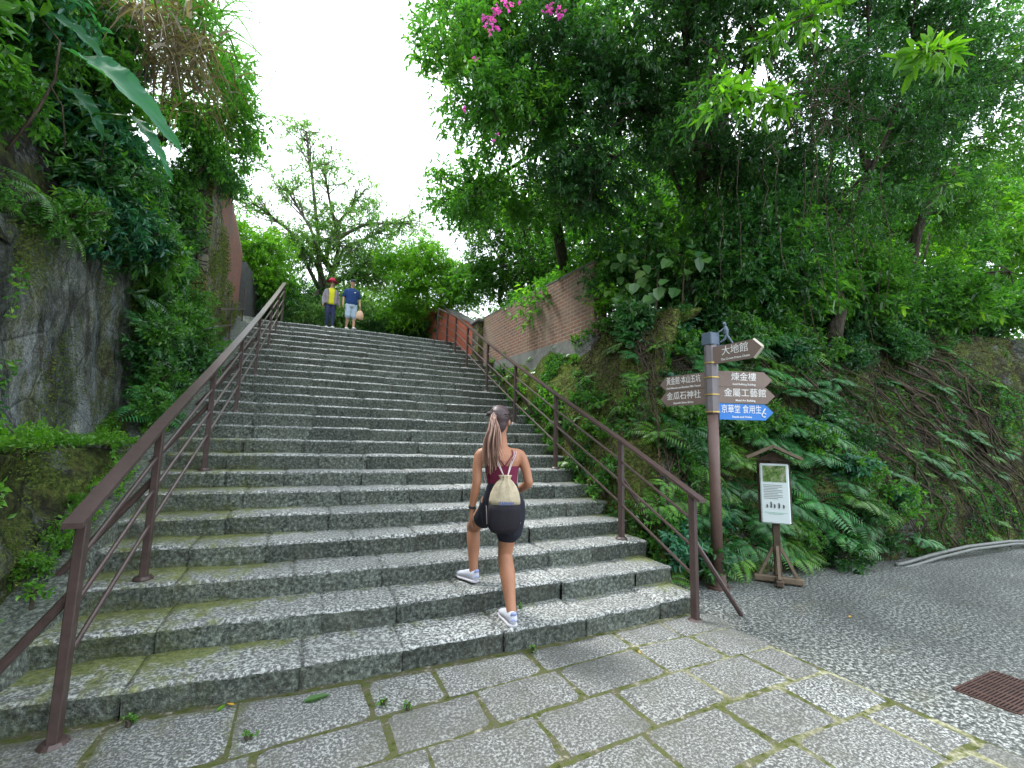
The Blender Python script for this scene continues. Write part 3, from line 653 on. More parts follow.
tree('slender_tree', 'slender tree beside the leaning trunk at the far right of the bank', 'tree', (8.2, 1.7, 4.2), (8.6, 1.3, 8.0), .11,
    [((8.8, 1.3, 8.2), (1.5, 1.2, .9), 260), ((9.8, 1.6, 7.0), (1.4, 1.2, .7), 170), ((10.6, 1.0, 8.8), (1.8, 1.2, 1.), 260), ((8.6, .5, 9.8), (1.6, 1.1, .9), 260), ((7.9, 2.4, 6.3), (1.0, .9, .5), 110)],
    .10, 'leafmid', n=20, tl=.5, hole=.44, hs=.8, seed=23, ntw=18)
lt = [o for o in bpy.data.objects if o.name == 'leaning_tree'][0]
for k in range(12):
    a = V([rng.uniform(2.6, 6.5), rng.uniform(1.8, 2.4), 3.6]); e = a + V([rng.uniform(2.5, 5.5), rng.uniform(-.8, .6), rng.uniform(1.6, 3.8)]); m_ = (a + e) / 2 + V([.3, 0, -.25]) + rng.normal(size=3) * .15
    l = MB(); l.tube(resample(V([a, (a + m_) / 2, m_, (m_ + e) / 2 + rng.normal(size=3) * .1, e]), .3), .012 if k % 3 else .022, 5); keep(l.build('limb', M['bark'], None, True), lt)
# trees further back that close the wood
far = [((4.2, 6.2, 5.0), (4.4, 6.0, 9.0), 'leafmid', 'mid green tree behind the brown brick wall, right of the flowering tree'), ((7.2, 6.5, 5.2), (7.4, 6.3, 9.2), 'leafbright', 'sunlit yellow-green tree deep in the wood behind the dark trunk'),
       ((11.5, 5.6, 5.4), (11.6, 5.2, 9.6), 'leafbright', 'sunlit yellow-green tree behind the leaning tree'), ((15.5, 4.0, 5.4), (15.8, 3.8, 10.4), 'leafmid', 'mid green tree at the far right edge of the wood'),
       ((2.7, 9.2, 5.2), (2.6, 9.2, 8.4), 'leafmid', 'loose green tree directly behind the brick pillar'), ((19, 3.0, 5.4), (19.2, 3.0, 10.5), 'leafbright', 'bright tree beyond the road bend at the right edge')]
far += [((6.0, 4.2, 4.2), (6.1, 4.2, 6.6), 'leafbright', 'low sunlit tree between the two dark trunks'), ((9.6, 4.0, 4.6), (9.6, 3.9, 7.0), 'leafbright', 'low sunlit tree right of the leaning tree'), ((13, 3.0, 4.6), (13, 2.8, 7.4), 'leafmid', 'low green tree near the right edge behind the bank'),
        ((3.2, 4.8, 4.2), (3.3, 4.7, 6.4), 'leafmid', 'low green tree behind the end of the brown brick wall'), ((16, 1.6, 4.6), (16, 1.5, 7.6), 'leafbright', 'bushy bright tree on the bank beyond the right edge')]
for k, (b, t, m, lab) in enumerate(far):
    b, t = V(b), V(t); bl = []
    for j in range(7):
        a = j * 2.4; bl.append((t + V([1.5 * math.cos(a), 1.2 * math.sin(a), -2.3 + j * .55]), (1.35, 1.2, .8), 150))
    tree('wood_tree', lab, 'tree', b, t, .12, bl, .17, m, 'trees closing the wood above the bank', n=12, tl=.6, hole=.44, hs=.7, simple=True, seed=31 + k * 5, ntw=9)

# --- background behind the landing
tree('bare_limbed_tree', 'tree with dark crooked half-bare limbs against the sky at the top of the stairs', 'tree', (-2.6, 15.2, 5.0), (-3.3, 14.2, 8.4), .20,
    [((-4.4, 13.2, 9.9), (1.2, 1., .6), 75), ((-3.3, 13.0, 10.9), (1.3, 1., .8), 85), ((-2.0, 13.2, 10.2), (1.2, 1., .6), 75), ((-1.0, 13.3, 9.2), (1.0, 1., .6), 90), ((-.4, 13.5, 8.4), (1.0, .9, .5), 90), ((-.1, 13.2, 9.6), (.8, .8, .5), 60), ((-1.2, 13.4, 8.0), (1.2, 1., .8), 200), ((-4.2, 13.6, 8.2), (1.2, 1., .8), 160), ((-2.6, 13.4, 9.3), (1.3, .9, .6), 150),
     ((-2.6, 13.6, 8.4), (1.4, 1., .7), 170), ((-1.6, 13.8, 7.4), (1.3, 1., .6), 190), ((-3.6, 14, 8.0), (1.2, 1., .7), 120), ((-5.3, 13.4, 9.2), (.9, .9, .5), 60), ((-3.9, 12.9, 11.9), (.9, .8, .4), 45)], .12, 'hazy', bark='bark2', n=19, tl=.5, hole=.40, seed=47, simple=True, ntw=16, wob=.3)
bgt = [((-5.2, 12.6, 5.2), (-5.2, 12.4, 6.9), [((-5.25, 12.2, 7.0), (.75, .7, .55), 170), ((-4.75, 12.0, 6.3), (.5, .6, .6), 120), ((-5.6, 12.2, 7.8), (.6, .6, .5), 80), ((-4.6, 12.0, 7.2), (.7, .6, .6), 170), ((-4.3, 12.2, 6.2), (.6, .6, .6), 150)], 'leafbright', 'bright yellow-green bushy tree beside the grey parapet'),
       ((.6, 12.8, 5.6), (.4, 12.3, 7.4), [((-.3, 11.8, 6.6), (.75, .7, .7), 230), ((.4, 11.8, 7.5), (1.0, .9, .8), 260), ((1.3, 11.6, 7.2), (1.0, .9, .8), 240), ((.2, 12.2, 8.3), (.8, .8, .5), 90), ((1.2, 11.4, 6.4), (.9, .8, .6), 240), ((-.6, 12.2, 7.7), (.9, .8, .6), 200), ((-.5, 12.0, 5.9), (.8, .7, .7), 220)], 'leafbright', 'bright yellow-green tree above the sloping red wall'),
       ((3.0, 11.6, 5.6), (2.7, 10.9, 8.4), [((2.2, 10.2, 7.4), (1.2, 1., .9), 260), ((3.0, 10.0, 8.4), (1.3, 1., .9), 240), ((2.6, 9.6, 6.6), (1.1, .9, .8), 260), ((1.6, 10.4, 8.6), (1., .9, .7), 120), ((3.9, 9.4, 7.4), (1.2, 1., 1.), 200)], 'leafmid', 'fresh green tree above the brown brick wall'),
       ((-1.2, 19, 5.4), (-1.2, 19, 9), [((-2.2, 18.5, 8.2), (1.8, 1.4, 1.3), 240), ((.2, 18.4, 8.4), (1.8, 1.4, 1.3), 240), ((-4.4, 18.4, 7.6), (1.6, 1.3, 1.3), 200), ((2.4, 18, 9.2), (1.8, 1.4, 1.4), 220), ((-1, 18, 7.0), (2., 1.2, .9), 300), ((-3.2, 18, 6.6), (1.8, 1.2, 1.0), 300), ((1.2, 18, 6.9), (1.8, 1.2, 1.), 300), ((-2.0, 17.6, 7.6), (2.2, 1.2, .9), 320)], 'hazy', 'dull green tree in the background straight above the two walkers'),
       ((-7.2, 17, 6), (-7.0, 17, 9), [((-6.6, 16.5, 9.0), (1.5, 1.3, 1.2), 180), ((-5.2, 16.8, 8.0), (1.4, 1.2, 1.1), 170)], 'leafmid', 'green tree far behind the grey parapet at the left')]
for k, (b, t, bl, m, lab) in enumerate(bgt):
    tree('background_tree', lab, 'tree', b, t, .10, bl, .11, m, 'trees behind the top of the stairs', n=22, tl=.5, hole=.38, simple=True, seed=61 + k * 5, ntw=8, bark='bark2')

# --- generic bush / fern builders with copies
def bush(name, rad, hgt, K, lf, mat, n=10, W=None, stems=6, tl=.22, gravity=.1, simple=False, bark='bark', spread=.9, up=.9):
    rt = empty(name); st = MB(); tips = []
    for k in range(stems):
        a = rng.uniform(0, 6.28); e = V([math.cos(a) * rad * rng.uniform(.3, .8), math.sin(a) * rad * rng.uniform(.3, .8), hgt * rng.uniform(.5, .95)]); m = e * V([.35, .35, .6])
        st.tube([(0, 0, -.05), m, e], [.012, .009, .005], 5); tips += [m, e]
    keep(st.build('stem', M[bark]), rt)
    u = rdir(K) * (rng.uniform(0, 1, (K, 1)) ** .45); P = u * V([rad, rad, hgt * .5]) + V([0, 0, hgt * .55]); D = unit(u * V([1, 1, .8]) + rdir(K) * .5 + V([0, 0, .25]))
    v, q = sprays(P - D * tl * .5, D, n, tl, lf, W or lf * .45, gravity=gravity, simple=simple, spread=spread, up=up)
    keep(mesh_np('foliage', v, q, M[mat]), rt); return rt
def fern(name, nf=11, L=.55, mat='fern', pin=15, arch=.55, wl=.16):
    rt = empty(name)
    for h in range(nf):
        a = h * 6.28 / nf + rng.uniform(-.25, .25); el = rng.uniform(.5, 1.15); d = V([math.cos(a) * math.cos(el), math.sin(a) * math.cos(el), math.sin(el)]); ll = L * rng.uniform(.7, 1.1)
        t = np.linspace(0, 1, 9)[:, None]; P = d * t * ll + V([math.cos(a), math.sin(a), 0]) * t ** 2 * ll * .25 + V([0, 0, -1.]) * t ** 2 * ll * arch
        if h == 0: V0 = MB()
        V0.tube(P, np.linspace(.005, .0015, 9), 4, caps=False)
        tt_ = np.repeat(np.linspace(.18, 1, pin), 2); sgn = np.tile([1, -1], pin); Q = np.stack([np.interp(tt_, t[:, 0], P[:, k]) for k in range(3)], 1)
        T = np.gradient(P, axis=0); Td = unit(np.stack([np.interp(tt_, t[:, 0], T[:, k]) for k in range(3)], 1)); up_ = V([0, 0, 1.]) + .3 * V([math.cos(a), math.sin(a), 0])
        sd_ = unit(np.cross(Td, up_)) * sgn[:, None]; pl = wl * ll / .5 * np.sin(np.clip(tt_, .12, .97) * 3.0) ** .7 + .012
        v, q = leaf_geo(Q, sd_ + Td * .45, np.broadcast_to(up_, Q.shape) + rng.normal(size=Q.shape) * .1, pl, pl * .15 + .004, fold=.05, droop=.22, simple=True)
        if h == 0: FV = []; FQ = []; n0 = 0
        FV.append(v); FQ.append(q + n0); n0 += len(v)
    keep(V0.build('stalk', M['root']), rt); keep(mesh_np('frond', np.concatenate(FV), np.concatenate(FQ), M[mat]), rt); return rt
def place(o, P, s, rz, tilt=None, label=None, group=None):
    o.location = tuple(P); z = unit(V([0, 0, 1.]) if tilt is None else V(tilt)); x = unit(np.cross(V([math.sin(rz), math.cos(rz), .01]), z)); y = np.cross(z, x)
    m = Matrix([[x[0], y[0], z[0]], [x[1], y[1], z[1]], [x[2], y[2], z[2]]]).to_4x4(); o.rotation_euler = m.to_euler(); o.scale = (s, s, s)
    if label: o['label'] = label
    if group: o['group'] = group
def scatter(protos, spots, lab, cat, group):
    """spots: (P, normal, scale, label or None)"""
    used = [False] * len(protos)
    for i, (P, Nn, s, l) in enumerate(spots):
        j = int(rng.integers(len(protos)))
        if i < len(protos): j = i
        o = protos[j] if not used[j] else copy_tree(protos[j]); used[j] = True
        tag(o, l or lab, cat, group); place(o, P, s, rng.uniform(0, 6.28), unit(V([0, 0, .75]) + V(Nn) * .7))
def bank_idx(X=None, Y=None):
    if Y is not None: return float(np.argmin(abs(BP[:, 1] - Y) + 5 * (BP[:, 1] < 1.1)))
    return float(np.argmin(abs(BP[:, 0] - X) + 5 * (BP[:, 1] > 1.05)))
def bspot(kind, a, v):
    iu = bank_idx(X=a) if kind == 'f' else bank_idx(Y=a); P, N_ = bank_surf(V([iu + rng.uniform(-.4, .4)]), V([v])); return P[0], N_[0]
# ferns on the bank front
F = [fern('fern', 12, .36), fern('fern', 10, .42, pin=15), fern('fern', 13, .30, arch=.75, pin=12), fern('fern', 11, .36, 'herb', 14)]
sp = []
for k in range(168):
    X = 1.0 + 3.6 * rng.beta(1.2, 1.8) if k < 128 else rng.uniform(4.2, 9); v = rng.uniform(.03, .95) if k < 128 else rng.uniform(.02, .9)
    P_, N_ = bspot('f', X, v); sp.append((P_ + N_ * .03, N_, rng.uniform(.7, 1.3) * (1 if k < 128 else .62), None))
scatter(F, sp, 'green fern on the steep bank right of the signpost', 'fern', 'ferns covering the bank by the road')
B1 = [bush('bank_shrub', .32, .5, 60, .095, 'leafdark'), bush('bank_shrub', .28, .42, 50, .11, 'leafblue', n=8), bush('bank_shrub', .36, .5, 60, .085, 'leafmid')]
sp = []
for k in range(90):
    if k < 56: P_, N_ = bspot('f', rng.uniform(1.5, 7.5), rng.uniform(.72, 1.05))
    elif k < 62: P_, N_ = bspot('f', rng.uniform(.5, 1.5), rng.uniform(.8, 1.05))
    else: P_, N_ = bspot('f', rng.uniform(.6, 4.6), rng.uniform(.0, .6))
    sp.append((P_ + N_ * .02, N_, rng.uniform(.5, 1.0), None))
scatter(B1, sp, 'dark leafy shrub on the bank along the road', 'shrub', 'shrubs on the bank by the road')
B2 = [bush('edge_shrub', .5, .8, 120, .10, 'leafdark'), bush('edge_shrub', .55, .9, 120, .12, 'leafmid')]
sp = []
for k in range(44):
    P_, N_ = bspot('f', rng.uniform(1.7, 12), rng.uniform(1.0, 1.15)); sp.append((P_, N_ * 0 + V([0, -.2, 1]), rng.uniform(.8, 1.5), None))
scatter(B2, sp, 'dense shrub on the top edge of the bank under the dark trees', 'shrub', 'shrubs on the top edge of the bank')
BU = [bush('understorey_tree', .75, 1.9, 330, .085, 'leafdark', n=12, tl=.3, stems=7), bush('understorey_tree', .7, 1.7, 300, .09, 'leafmid', n=12, tl=.3, stems=7)]
sp = []
for k in range(26):
    X = 1.7 + 8.5 * (k + rng.uniform(0, 1)) / 26; sp.append(((X, rng.uniform(1.6, 2.6) + (.5 if X < 2.2 else 0), 3.25 + .08 * X), (0, -.25, 1), rng.uniform(.75, 1.25), None))
scatter(BU, sp, 'bushy young tree in the thicket under the dark trees on the bank', 'shrub', 'young trees in the thicket on the bank')
# low plants along the right side of the stairs
B3 = [bush('stair_plant', .17, .22, 34, .06, 'herb', n=7, stems=4, tl=.1), bush('stair_plant', .2, .26, 34, .07, 'leafmid', n=7, stems=4, tl=.12), fern('stair_plant', 9, .26, 'herb', 11)]
sp = []
for k in range(64):
    Y = rng.uniform(.95, 4.2) if k < 46 else rng.uniform(4.2, 9.5); P_, N_ = bspot('s', Y, rng.uniform(.0, .5) if rng.uniform() < .7 else rng.uniform(.4, 1.0)); sp.append((P_ + N_ * .01, N_, rng.uniform(.6, 1.3), None))
for k in range(12): P_, N_ = bspot('f', rng.uniform(.4, 1.4), rng.uniform(.02, .5)); sp.append((P_, N_, rng.uniform(.8, 1.4), None))
scatter(B3, sp, 'small green plant on the mossy slope beside the right handrail', 'plant', 'small plants beside the right handrail')
# bushes above the brick wall
B4 = [bush('wall_shrub', .42, .6, 110, .09, 'leafmid', simple=True), bush('wall_shrub', .45, .6, 110, .08, 'leafbright', simple=True)]
sp = [((1.75 + rng.uniform(-.15, .5), Y + rng.uniform(-.15, .15), 4.65), (0, 0, 1), rng.uniform(.8, 1.3), None) for Y in np.arange(3.4, 12.0, .42)]
sp += [((1.5, 3.15, 4.1), (-.3, -.3, 1), 1.0, None), ((1.45, 3.0, 3.7), (-.3, -.3, 1), 1.0, None), ((1.6, 2.9, 4.4), (-.3, -.3, 1), 1.1, None)]
sp += [((1.42, Y, 4.72 + (Y - 3.3) * .04), (-.4, 0, 1), rng.uniform(.3, .5), None) for Y in np.arange(3.5, 8.6, .6)]
scatter(B4, sp, 'leafy shrub growing over the top of the brick walls', 'shrub', 'shrubs behind the brick walls')

# ground cover of tiny leaves on the bank, the moss slope and the ledge
def cover(name, P, Nn, L, mat, label, simple=True):
    D = unit(rdir(len(P)) + V(Nn) * .8); v, q = leaf_geo(P + V(Nn) * .01, D, unit(Nn + rdir(len(P)) * .5), L * rng.uniform(.5, 1.3, len(P)), L * .55, simple=simple)
    tag(mesh_np(name, v, q, M[mat]), label, 'ground cover', kind='stuff')
iu = rng.uniform(bank_idx(Y=10), bank_idx(X=11), 95000); vv_ = rng.uniform(0, 1.15, 95000); P_, N_ = bank_surf(iu, vv_)
isf = P_[:, 1] < 1.9; keepm = (fbm(P_, 1.6, 3, 91) > np.where((P_[:, 0] < 1.4) & (P_[:, 1] > .9) & (vv_ > .12) & (P_[:, 2] > .6), .58, .47)) & ~((P_[:, 0] > 6.6) & (vv_ > .5) & (rng.uniform(size=95000) < .1))
P_, N_ = P_[keepm], N_[keepm]; h = rng.uniform(size=len(P_))
cover('bank_ivy', P_[h < .6], N_[h < .6], .06, 'leafmid', 'small creeping leaves matted over the bank'); cover('bank_creeper', P_[h >= .6], N_[h >= .6], .075, 'leafdark', 'dark creeping leaves matted over the bank')

# litter, moss tufts
def tufts(name, P, Nn, L, mat, label):
    v, q = leaf_geo(P, unit(rdir(len(P)) + V(Nn) * .9), unit(rdir(len(P)) + V(Nn)), L * rng.uniform(.4, 1.4, len(P)), L * .5, simple=True); tag(mesh_np(name, v, q, M[mat]), label, 'ground cover', kind='stuff')
iu = rng.uniform(bank_idx(Y=10), bank_idx(X=2.2), 60000); P_, N_ = bank_surf(iu, rng.uniform(0, 1.05, 60000)); k_ = fbm(P_, 2.3, 4, 191) > .50; tufts('bank_moss', P_[k_], N_[k_], .026, 'mosstuft', 'yellow green moss tufts on the slope beside the stairs')
iu = rng.uniform(bank_idx(Y=3.5), bank_idx(X=12), 26000); P_, N_ = bank_surf(iu, rng.uniform(0, 1.05, 26000)); tufts('leaf_litter', P_, N_, .04, 'deadleaf', 'dead leaves and litter caught on the bank')
n_ = 24000; Y = rng.uniform(-1.5, 3.9, n_); z = rng.uniform(0, 1.4, n_); zz = np.minimum(stairZ(Y), 1.3) + z; P_ = np.stack([-4.90 - .05 * z + rng.uniform(-.05, .05, n_), Y, zz], 1); P_ = P_[(zz < 1.45) & (fbm(P_, 3, 3, 193) > .55)]
tufts('ledge_moss', P_, np.tile([1., -.2, .4], (len(P_), 1)), .024, 'mosstuft', 'moss tufts on the face of the rock ledge')
n_ = 30000; Y = rng.uniform(-1, 4.4, n_); P_ = np.stack([-5.36 + rng.uniform(-.07, .05, n_), Y, rng.uniform(1.4, 3.6, n_)], 1); P_ = P_[(fbm(P_ * V([1, 1, .6]), 1.7, 4, 195) > .56) & (P_[:, 2] < np.interp(P_[:, 1], [1.3, 3.7, 4.4], [3.1, 3.8, 3.6]))]
tufts('wall_moss', P_, np.tile([1., -.2, .2], (len(P_), 1)), .026, 'mosstuft', 'moss and tiny plants on the tall rock wall')
n_ = 22000; Y = rng.uniform(6.0, 10.3, n_); P_ = np.stack([-4.97 + rng.uniform(-.06, .05, n_), Y, stairZ(Y) + rng.uniform(0, 3.4, n_)], 1); P_ = P_[(fbm(P_, 1.9, 4, 197) > .5) & (P_[:, 2] < np.interp(P_[:, 1], [5.7, 6.6, 8.0, 10.6], [5.9, 6.2, 5.0, 4.55]))]
tufts('masonry_moss', P_, np.tile([1., -.2, .2], (len(P_), 1)), .04, 'mosstuft', 'moss and small plants on the masonry wall')
# roots and vines on the bank
def vine(P, r, mb, sides=5): mb.tube(resample(V(P), .12) if len(P) > 2 else P, r, sides, caps=False)
def root_run(i0, v0, i1, v1, r, off=.05, m=9):
    t = np.linspace(0, 1, m); iu = i0 + (i1 - i0) * t + rng.normal(size=m) * 1.2; v = v0 + (v1 - v0) * t + rng.normal(size=m) * .02; P, Nn = bank_surf(iu, np.clip(v, 0, 1.4)); return P + Nn * (off + rng.uniform(0, .05, (m, 1))), np.linspace(r, r * .45, m)
rt = empty('tree_roots', (5.2, .8, 2)); tag(rt, 'tangle of long dark roots running diagonally down the bank at the right', 'roots'); mb = [MB() for _ in range(3)]
for k in range(170):
    X0 = rng.uniform(2.6, 8.5); X1 = X0 + rng.uniform(.7, 2.6); v0 = rng.uniform(.45, .98); v1 = max(.02, v0 - rng.uniform(.35, .75))
    P_, r_ = root_run(bank_idx(X=X0), v0, bank_idx(X=X1), v1, rng.choice([.005, .008, .013, .024], p=[.4, .3, .2, .1])); mb[k % 3].tube(P_, r_, 6, caps=False)
for m_ in mb: keep(m_.build('root', M['root'], smooth=True), rt)
rt = empty('dead_vines', (1.1, .9, 2.4)); tag(rt, 'tangle of dry brown vines hanging on the bank left of the signpost', 'vines'); b = MB()
for k in range(120):
    x0 = bank_idx(X=rng.uniform(.45, 2.0)); v0 = rng.uniform(.55, 1.0); P_, r_ = root_run(x0, v0, x0 + rng.uniform(-9, 9), v0 - rng.uniform(.1, .5), rng.uniform(.004, .010), .08, 8); b.tube(P_, r_, 4, caps=False)
keep(b.build('stem', M['root']), rt)
rt = empty('side_vines', (1., 1.8, 2.6)); tag(rt, 'thin dry vines trailing over the mossy slope above the second handrail post', 'vines'); b = MB()
for k in range(46):
    i0 = bank_idx(Y=rng.uniform(1.3, 3.4)); v0 = rng.uniform(.5, 1.05); P_, r_ = root_run(i0, v0, i0 + rng.uniform(-5, 8), v0 - rng.uniform(.15, .6), rng.uniform(.004, .009), .05, 8); b.tube(P_, r_, 4, caps=False)
keep(b.build('stem', M['root']), rt)
rt = empty('hanging_vines', (3.4, .9, 6)); tag(rt, 'bare pale vines hanging from the dark canopy at the top right', 'vines'); b = MB()
for k in range(34):
    X = rng.uniform(1.6, 6.5); Y = rng.uniform(.3, 1.9); z = rng.uniform(5.2, 7.6); ln = rng.uniform(.8, 2.6); m = 7
    P_ = V([[X + .12 * math.sin(j * 1.7 + k) + .05 * j * math.sin(k), Y + .1 * math.cos(j * 1.3 + k), z - ln * j / (m - 1)] for j in range(m)]); b.tube(P_, np.linspace(.009, .004, m), 4, caps=False)
for k in range(60):
    c = V([2.9, .3, 6.3]); a = c + rng.normal(size=3) * V([.5, .2, .35]); e = a + rng.normal(size=3) * V([.6, .2, .5]); b.tube([a, (a + e) / 2 + rng.normal(size=3) * .12, e], .006, 4, caps=False)
keep(b.build('stem', M['root']), rt)
# big variegated climber at the corner of the brick wall
po = empty('climbing_vine', (1.2, 2.6, 4.0)); tag(po, 'climbing vine with large pale variegated leaves at the end of the brick wall', 'vine')
pc = V([[1.25, 2.5, 4.15], [1.2, 2.35, 4.55], [1.15, 2.6, 3.8], [1.35, 2.0, 4.2], [1.2, 1.9, 3.75], [1.3, 2.2, 4.9], [1.5, 1.6, 4.3], [1.35, 1.7, 3.9], [1.1, 2.75, 4.35]])
P_ = np.repeat(pc, 5, 0) + rng.normal(size=(len(pc) * 5, 3)) * V([.12, .3, .22]); v, q = leaf_geo(P_, unit(V([-.55, -.45, -.8]) + rdir(len(P_)) * .45), unit(V([-.6, -.6, .6]) + rdir(len(P_)) * .3), rng.uniform(.17, .28, len(P_)), rng.uniform(.13, .19, len(P_)), fold=.12)
keep(mesh_np('leaves', v, q, M['leafpothos']), po); b = MB()
for k in range(7): b.tube([pc[k], pc[k] + V([.25, .1, .1]), pc[k] + V([.3, .25, -.9])], .012, 5, caps=False)
keep(b.build('stem', M['root']), po)

# --- bright leafy branches reaching in at the top right
def branch(label, path, K, lf, mat, n=9, tl=.3):
    P = resample(V(path), .1); rt = empty('leafy_branch', tuple(P[0])); tag(rt, label, 'branch'); b = MB(); b.tube(P, np.linspace(.016, .004, len(P)), 6); 
    i = rng.integers(len(P) // 4, len(P), K); C = P[i]; T = unit(np.gradient(P, axis=0))[i]; D = unit(T * .7 + rdir(K) * .7)
    twigs(b, C, C + D * tl * .8, .005, .002, 4); keep(b.build('twig', M['root']), rt)
    v, q = sprays(C, D, n, tl, lf, lf * .36, gravity=.35, spread=.6); keep(mesh_np('leaves', v, q, M[mat]), rt)
branch('bright green leafy branch reaching left in front of the dark canopy', [(3.0, .7, 6.6), (2.2, .4, 6.2), (1.5, .35, 5.95), (.9, .3, 5.7)], 46, .16, 'leafbright')
branch('bright fresh branch drooping at the top of the canopy above the signpost', [(2.9, .1, 7.6), (2.3, 0, 7.1), (1.7, .1, 6.7)], 26, .17, 'leafbright')
branch('large-leaved bright twig at the top right corner of the view', [(4.3, -.6, 6.9), (3.6, -.7, 6.5), (3.1, -.7, 6.35)], 16, .22, 'leafbright', 7, .25)
branch('fresh green branch hanging beside the dark trunk', [(2.0, 1.1, 7.4), (1.5, .8, 6.8), (1.2, .8, 6.2), (1.0, .8, 5.8)], 34, .13, 'leafmid')
branch('loose mid green branch hanging at the right edge above the road', [(6.5, .2, 6.4), (5.7, 0, 5.9), (5.2, .0, 5.4)], 20, .14, 'leafmid')
branch('yellow-green branch below the flowering tree crown', [(1.5, 3.0, 5.6), (.8, 2.7, 5.5), (.2, 2.6, 5.2)], 30, .12, 'leafmid')

# --- left jungle above the rock wall
def lsurf(Y, h):
    """point on the left slope: h 0..5 above the wall top"""
    z0 = np.interp(Y, [-12, 1, 4.2, 4.6, 5.2, 10, 16, 40], [2.7, 2.9, 3.4, 1.3, 1.5, 5.2, 5.2, 5.5]); rx = np.interp(Y, [4.2, 4.6, 5.1, 5.6], [0, -.7, -.7, -.25]) - (max(0, Y - 14) * .15); k = np.interp(Y, [-12, 5, 9, 14, 40], [1, 1, .75, .5, .4])
    return V([np.interp(h, [p[1] for p in prof_l], [p[0] for p in prof_l]) + rx, Y, z0 + h * k])
prof_l = prof = [(-5.5, 0), (-5.75, .6), (-5.95, 1.5), (-6.15, 2.5), (-6.6, 3.5), (-7.6, 4.5), (-10, 5.6), (-18, 8), (-50, 12)]
B5 = [bush('cliff_shrub', .42, .7, 150, .075, 'leafmid', n=13, gravity=.5), bush('cliff_shrub', .4, .65, 130, .10, 'leafblue', n=11, gravity=.6, W=.035), bush('cliff_shrub', .45, .7, 140, .085, 'leafmid', n=12, gravity=.5, W=.034), bush('cliff_shrub', .4, .7, 150, .065, 'leafdark', n=14, gravity=.7), bush('cliff_shrub', .42, .6, 70, .11, 'leafmid', n=9, gravity=.7, W=.03)]
sp = []
for k in range(140):
    Y = rng.uniform(-1.2, 8.2) if k < 90 else rng.uniform(2.8, 6.6); h = rng.uniform(.1, 4.4) if k < 90 else rng.uniform(.8, 5.0); p = lsurf(Y, h); sp.append((p + V([.1, 0, 0]), (.8, -.1, .2), rng.uniform(.7, 1.35), None))
scatter(B5, sp, 'leafy shrub hanging from the slope above the tall rock wall', 'shrub', 'shrubs hanging above the rock wall')
# plants spilling over wall top and in the recess
B6 = [fern('trailing_fern', 11, .5, 'leafmid', 15, .9, .12), bush('trailing_plant', .26, .45, 60, .075, 'leafmid', n=8, gravity=.9, tl=.2)]
B6[1].name = 'trailing_fern'
sp = []
for k in range(20): Y = rng.uniform(.2, 4.3); sp.append((V([-5.42 + rng.uniform(-.06, .1), Y, np.interp(Y, [1.3, 3.7, 4.4], [3.12, 3.82, 3.6]) - rng.uniform(-.25, .05)]), (1, 0, -.1), rng.uniform(.4, .8), None))
scatter(B6, sp, 'trailing plant spilling over the top edge of the tall rock wall', 'plant', 'plants spilling over the rock wall')
B7 = [bush('recess_shrub', .3, .6, 80, .085, 'leafmid', n=8), fern('recess_shrub', 12, .5, 'fern', 15), bush('recess_shrub', .3, .55, 70, .10, 'leafdark', n=8)]
sp = []
for k in range(64):
    t = rng.uniform(); Y = 3.4 + 2.5 * t; z = rng.uniform(0, 1); sp.append((V([-5.0 - .75 * z * min(1, (Y - 3.2)) + rng.uniform(-.1, .1), Y, stairZ(Y) + .05 + z * 2.9]), (.9, -.4, .3), rng.uniform(.6, 1.15) * (1 - .3 * z), None))
scatter(B7, sp, 'green shrub growing in the recess between the rock wall and the masonry wall', 'shrub', 'shrubs in the recess beside the rock wall')
# growth on the buttress top and the tree arching over it
tree('arching_tree', 'small leafy tree arching over the masonry wall against the sky', 'tree', (-5.9, 5.8, 6.3), (-5.5, 5.5, 7.4), .07,
    [((-5.1, 5.3, 7.6), (.65, .7, .6), 150), ((-4.75, 5.4, 7.0), (.55, .6, .5), 130), ((-5.4, 6.2, 7.2), (.7, .8, .7), 150), ((-4.7, 6.2, 6.9), (.45, .6, .5), 90), ((-5.2, 4.9, 6.5), (.5, .6, .45), 120), ((-5.6, 5.0, 8.3), (.6, .6, .6), 110)], .10, 'leafmid', n=12, tl=.35, hole=.4, seed=77)
B8 = [bush('wall_top_plant', .34, .5, 80, .08, 'leafmid', n=9, gravity=.5), bush('wall_top_plant', .3, .5, 70, .07, 'leafdark', n=9, gravity=.7)]
sp = [((-5.15 + rng.uniform(-.15, .1), Y, np.interp(Y, [5.3, 6.6, 7, 10], [5.9, 6.3, 6.6, 6.2]) - rng.uniform(0, .25)), (.4, -.3, 1), rng.uniform(.7, 1.2), None) for Y in list(np.arange(5.3, 7.6, .2))] + [((-5.3 - rng.uniform(0, .4), 5.7 + rng.uniform(-.15, .1), z), (.5, -.8, .2), rng.uniform(.7, 1.1), None) for z in np.arange(3.0, 5.8, .16)]
scatter(B8, sp, 'green plant on top of the mossy masonry wall', 'plant', 'plants on top of the masonry wall')
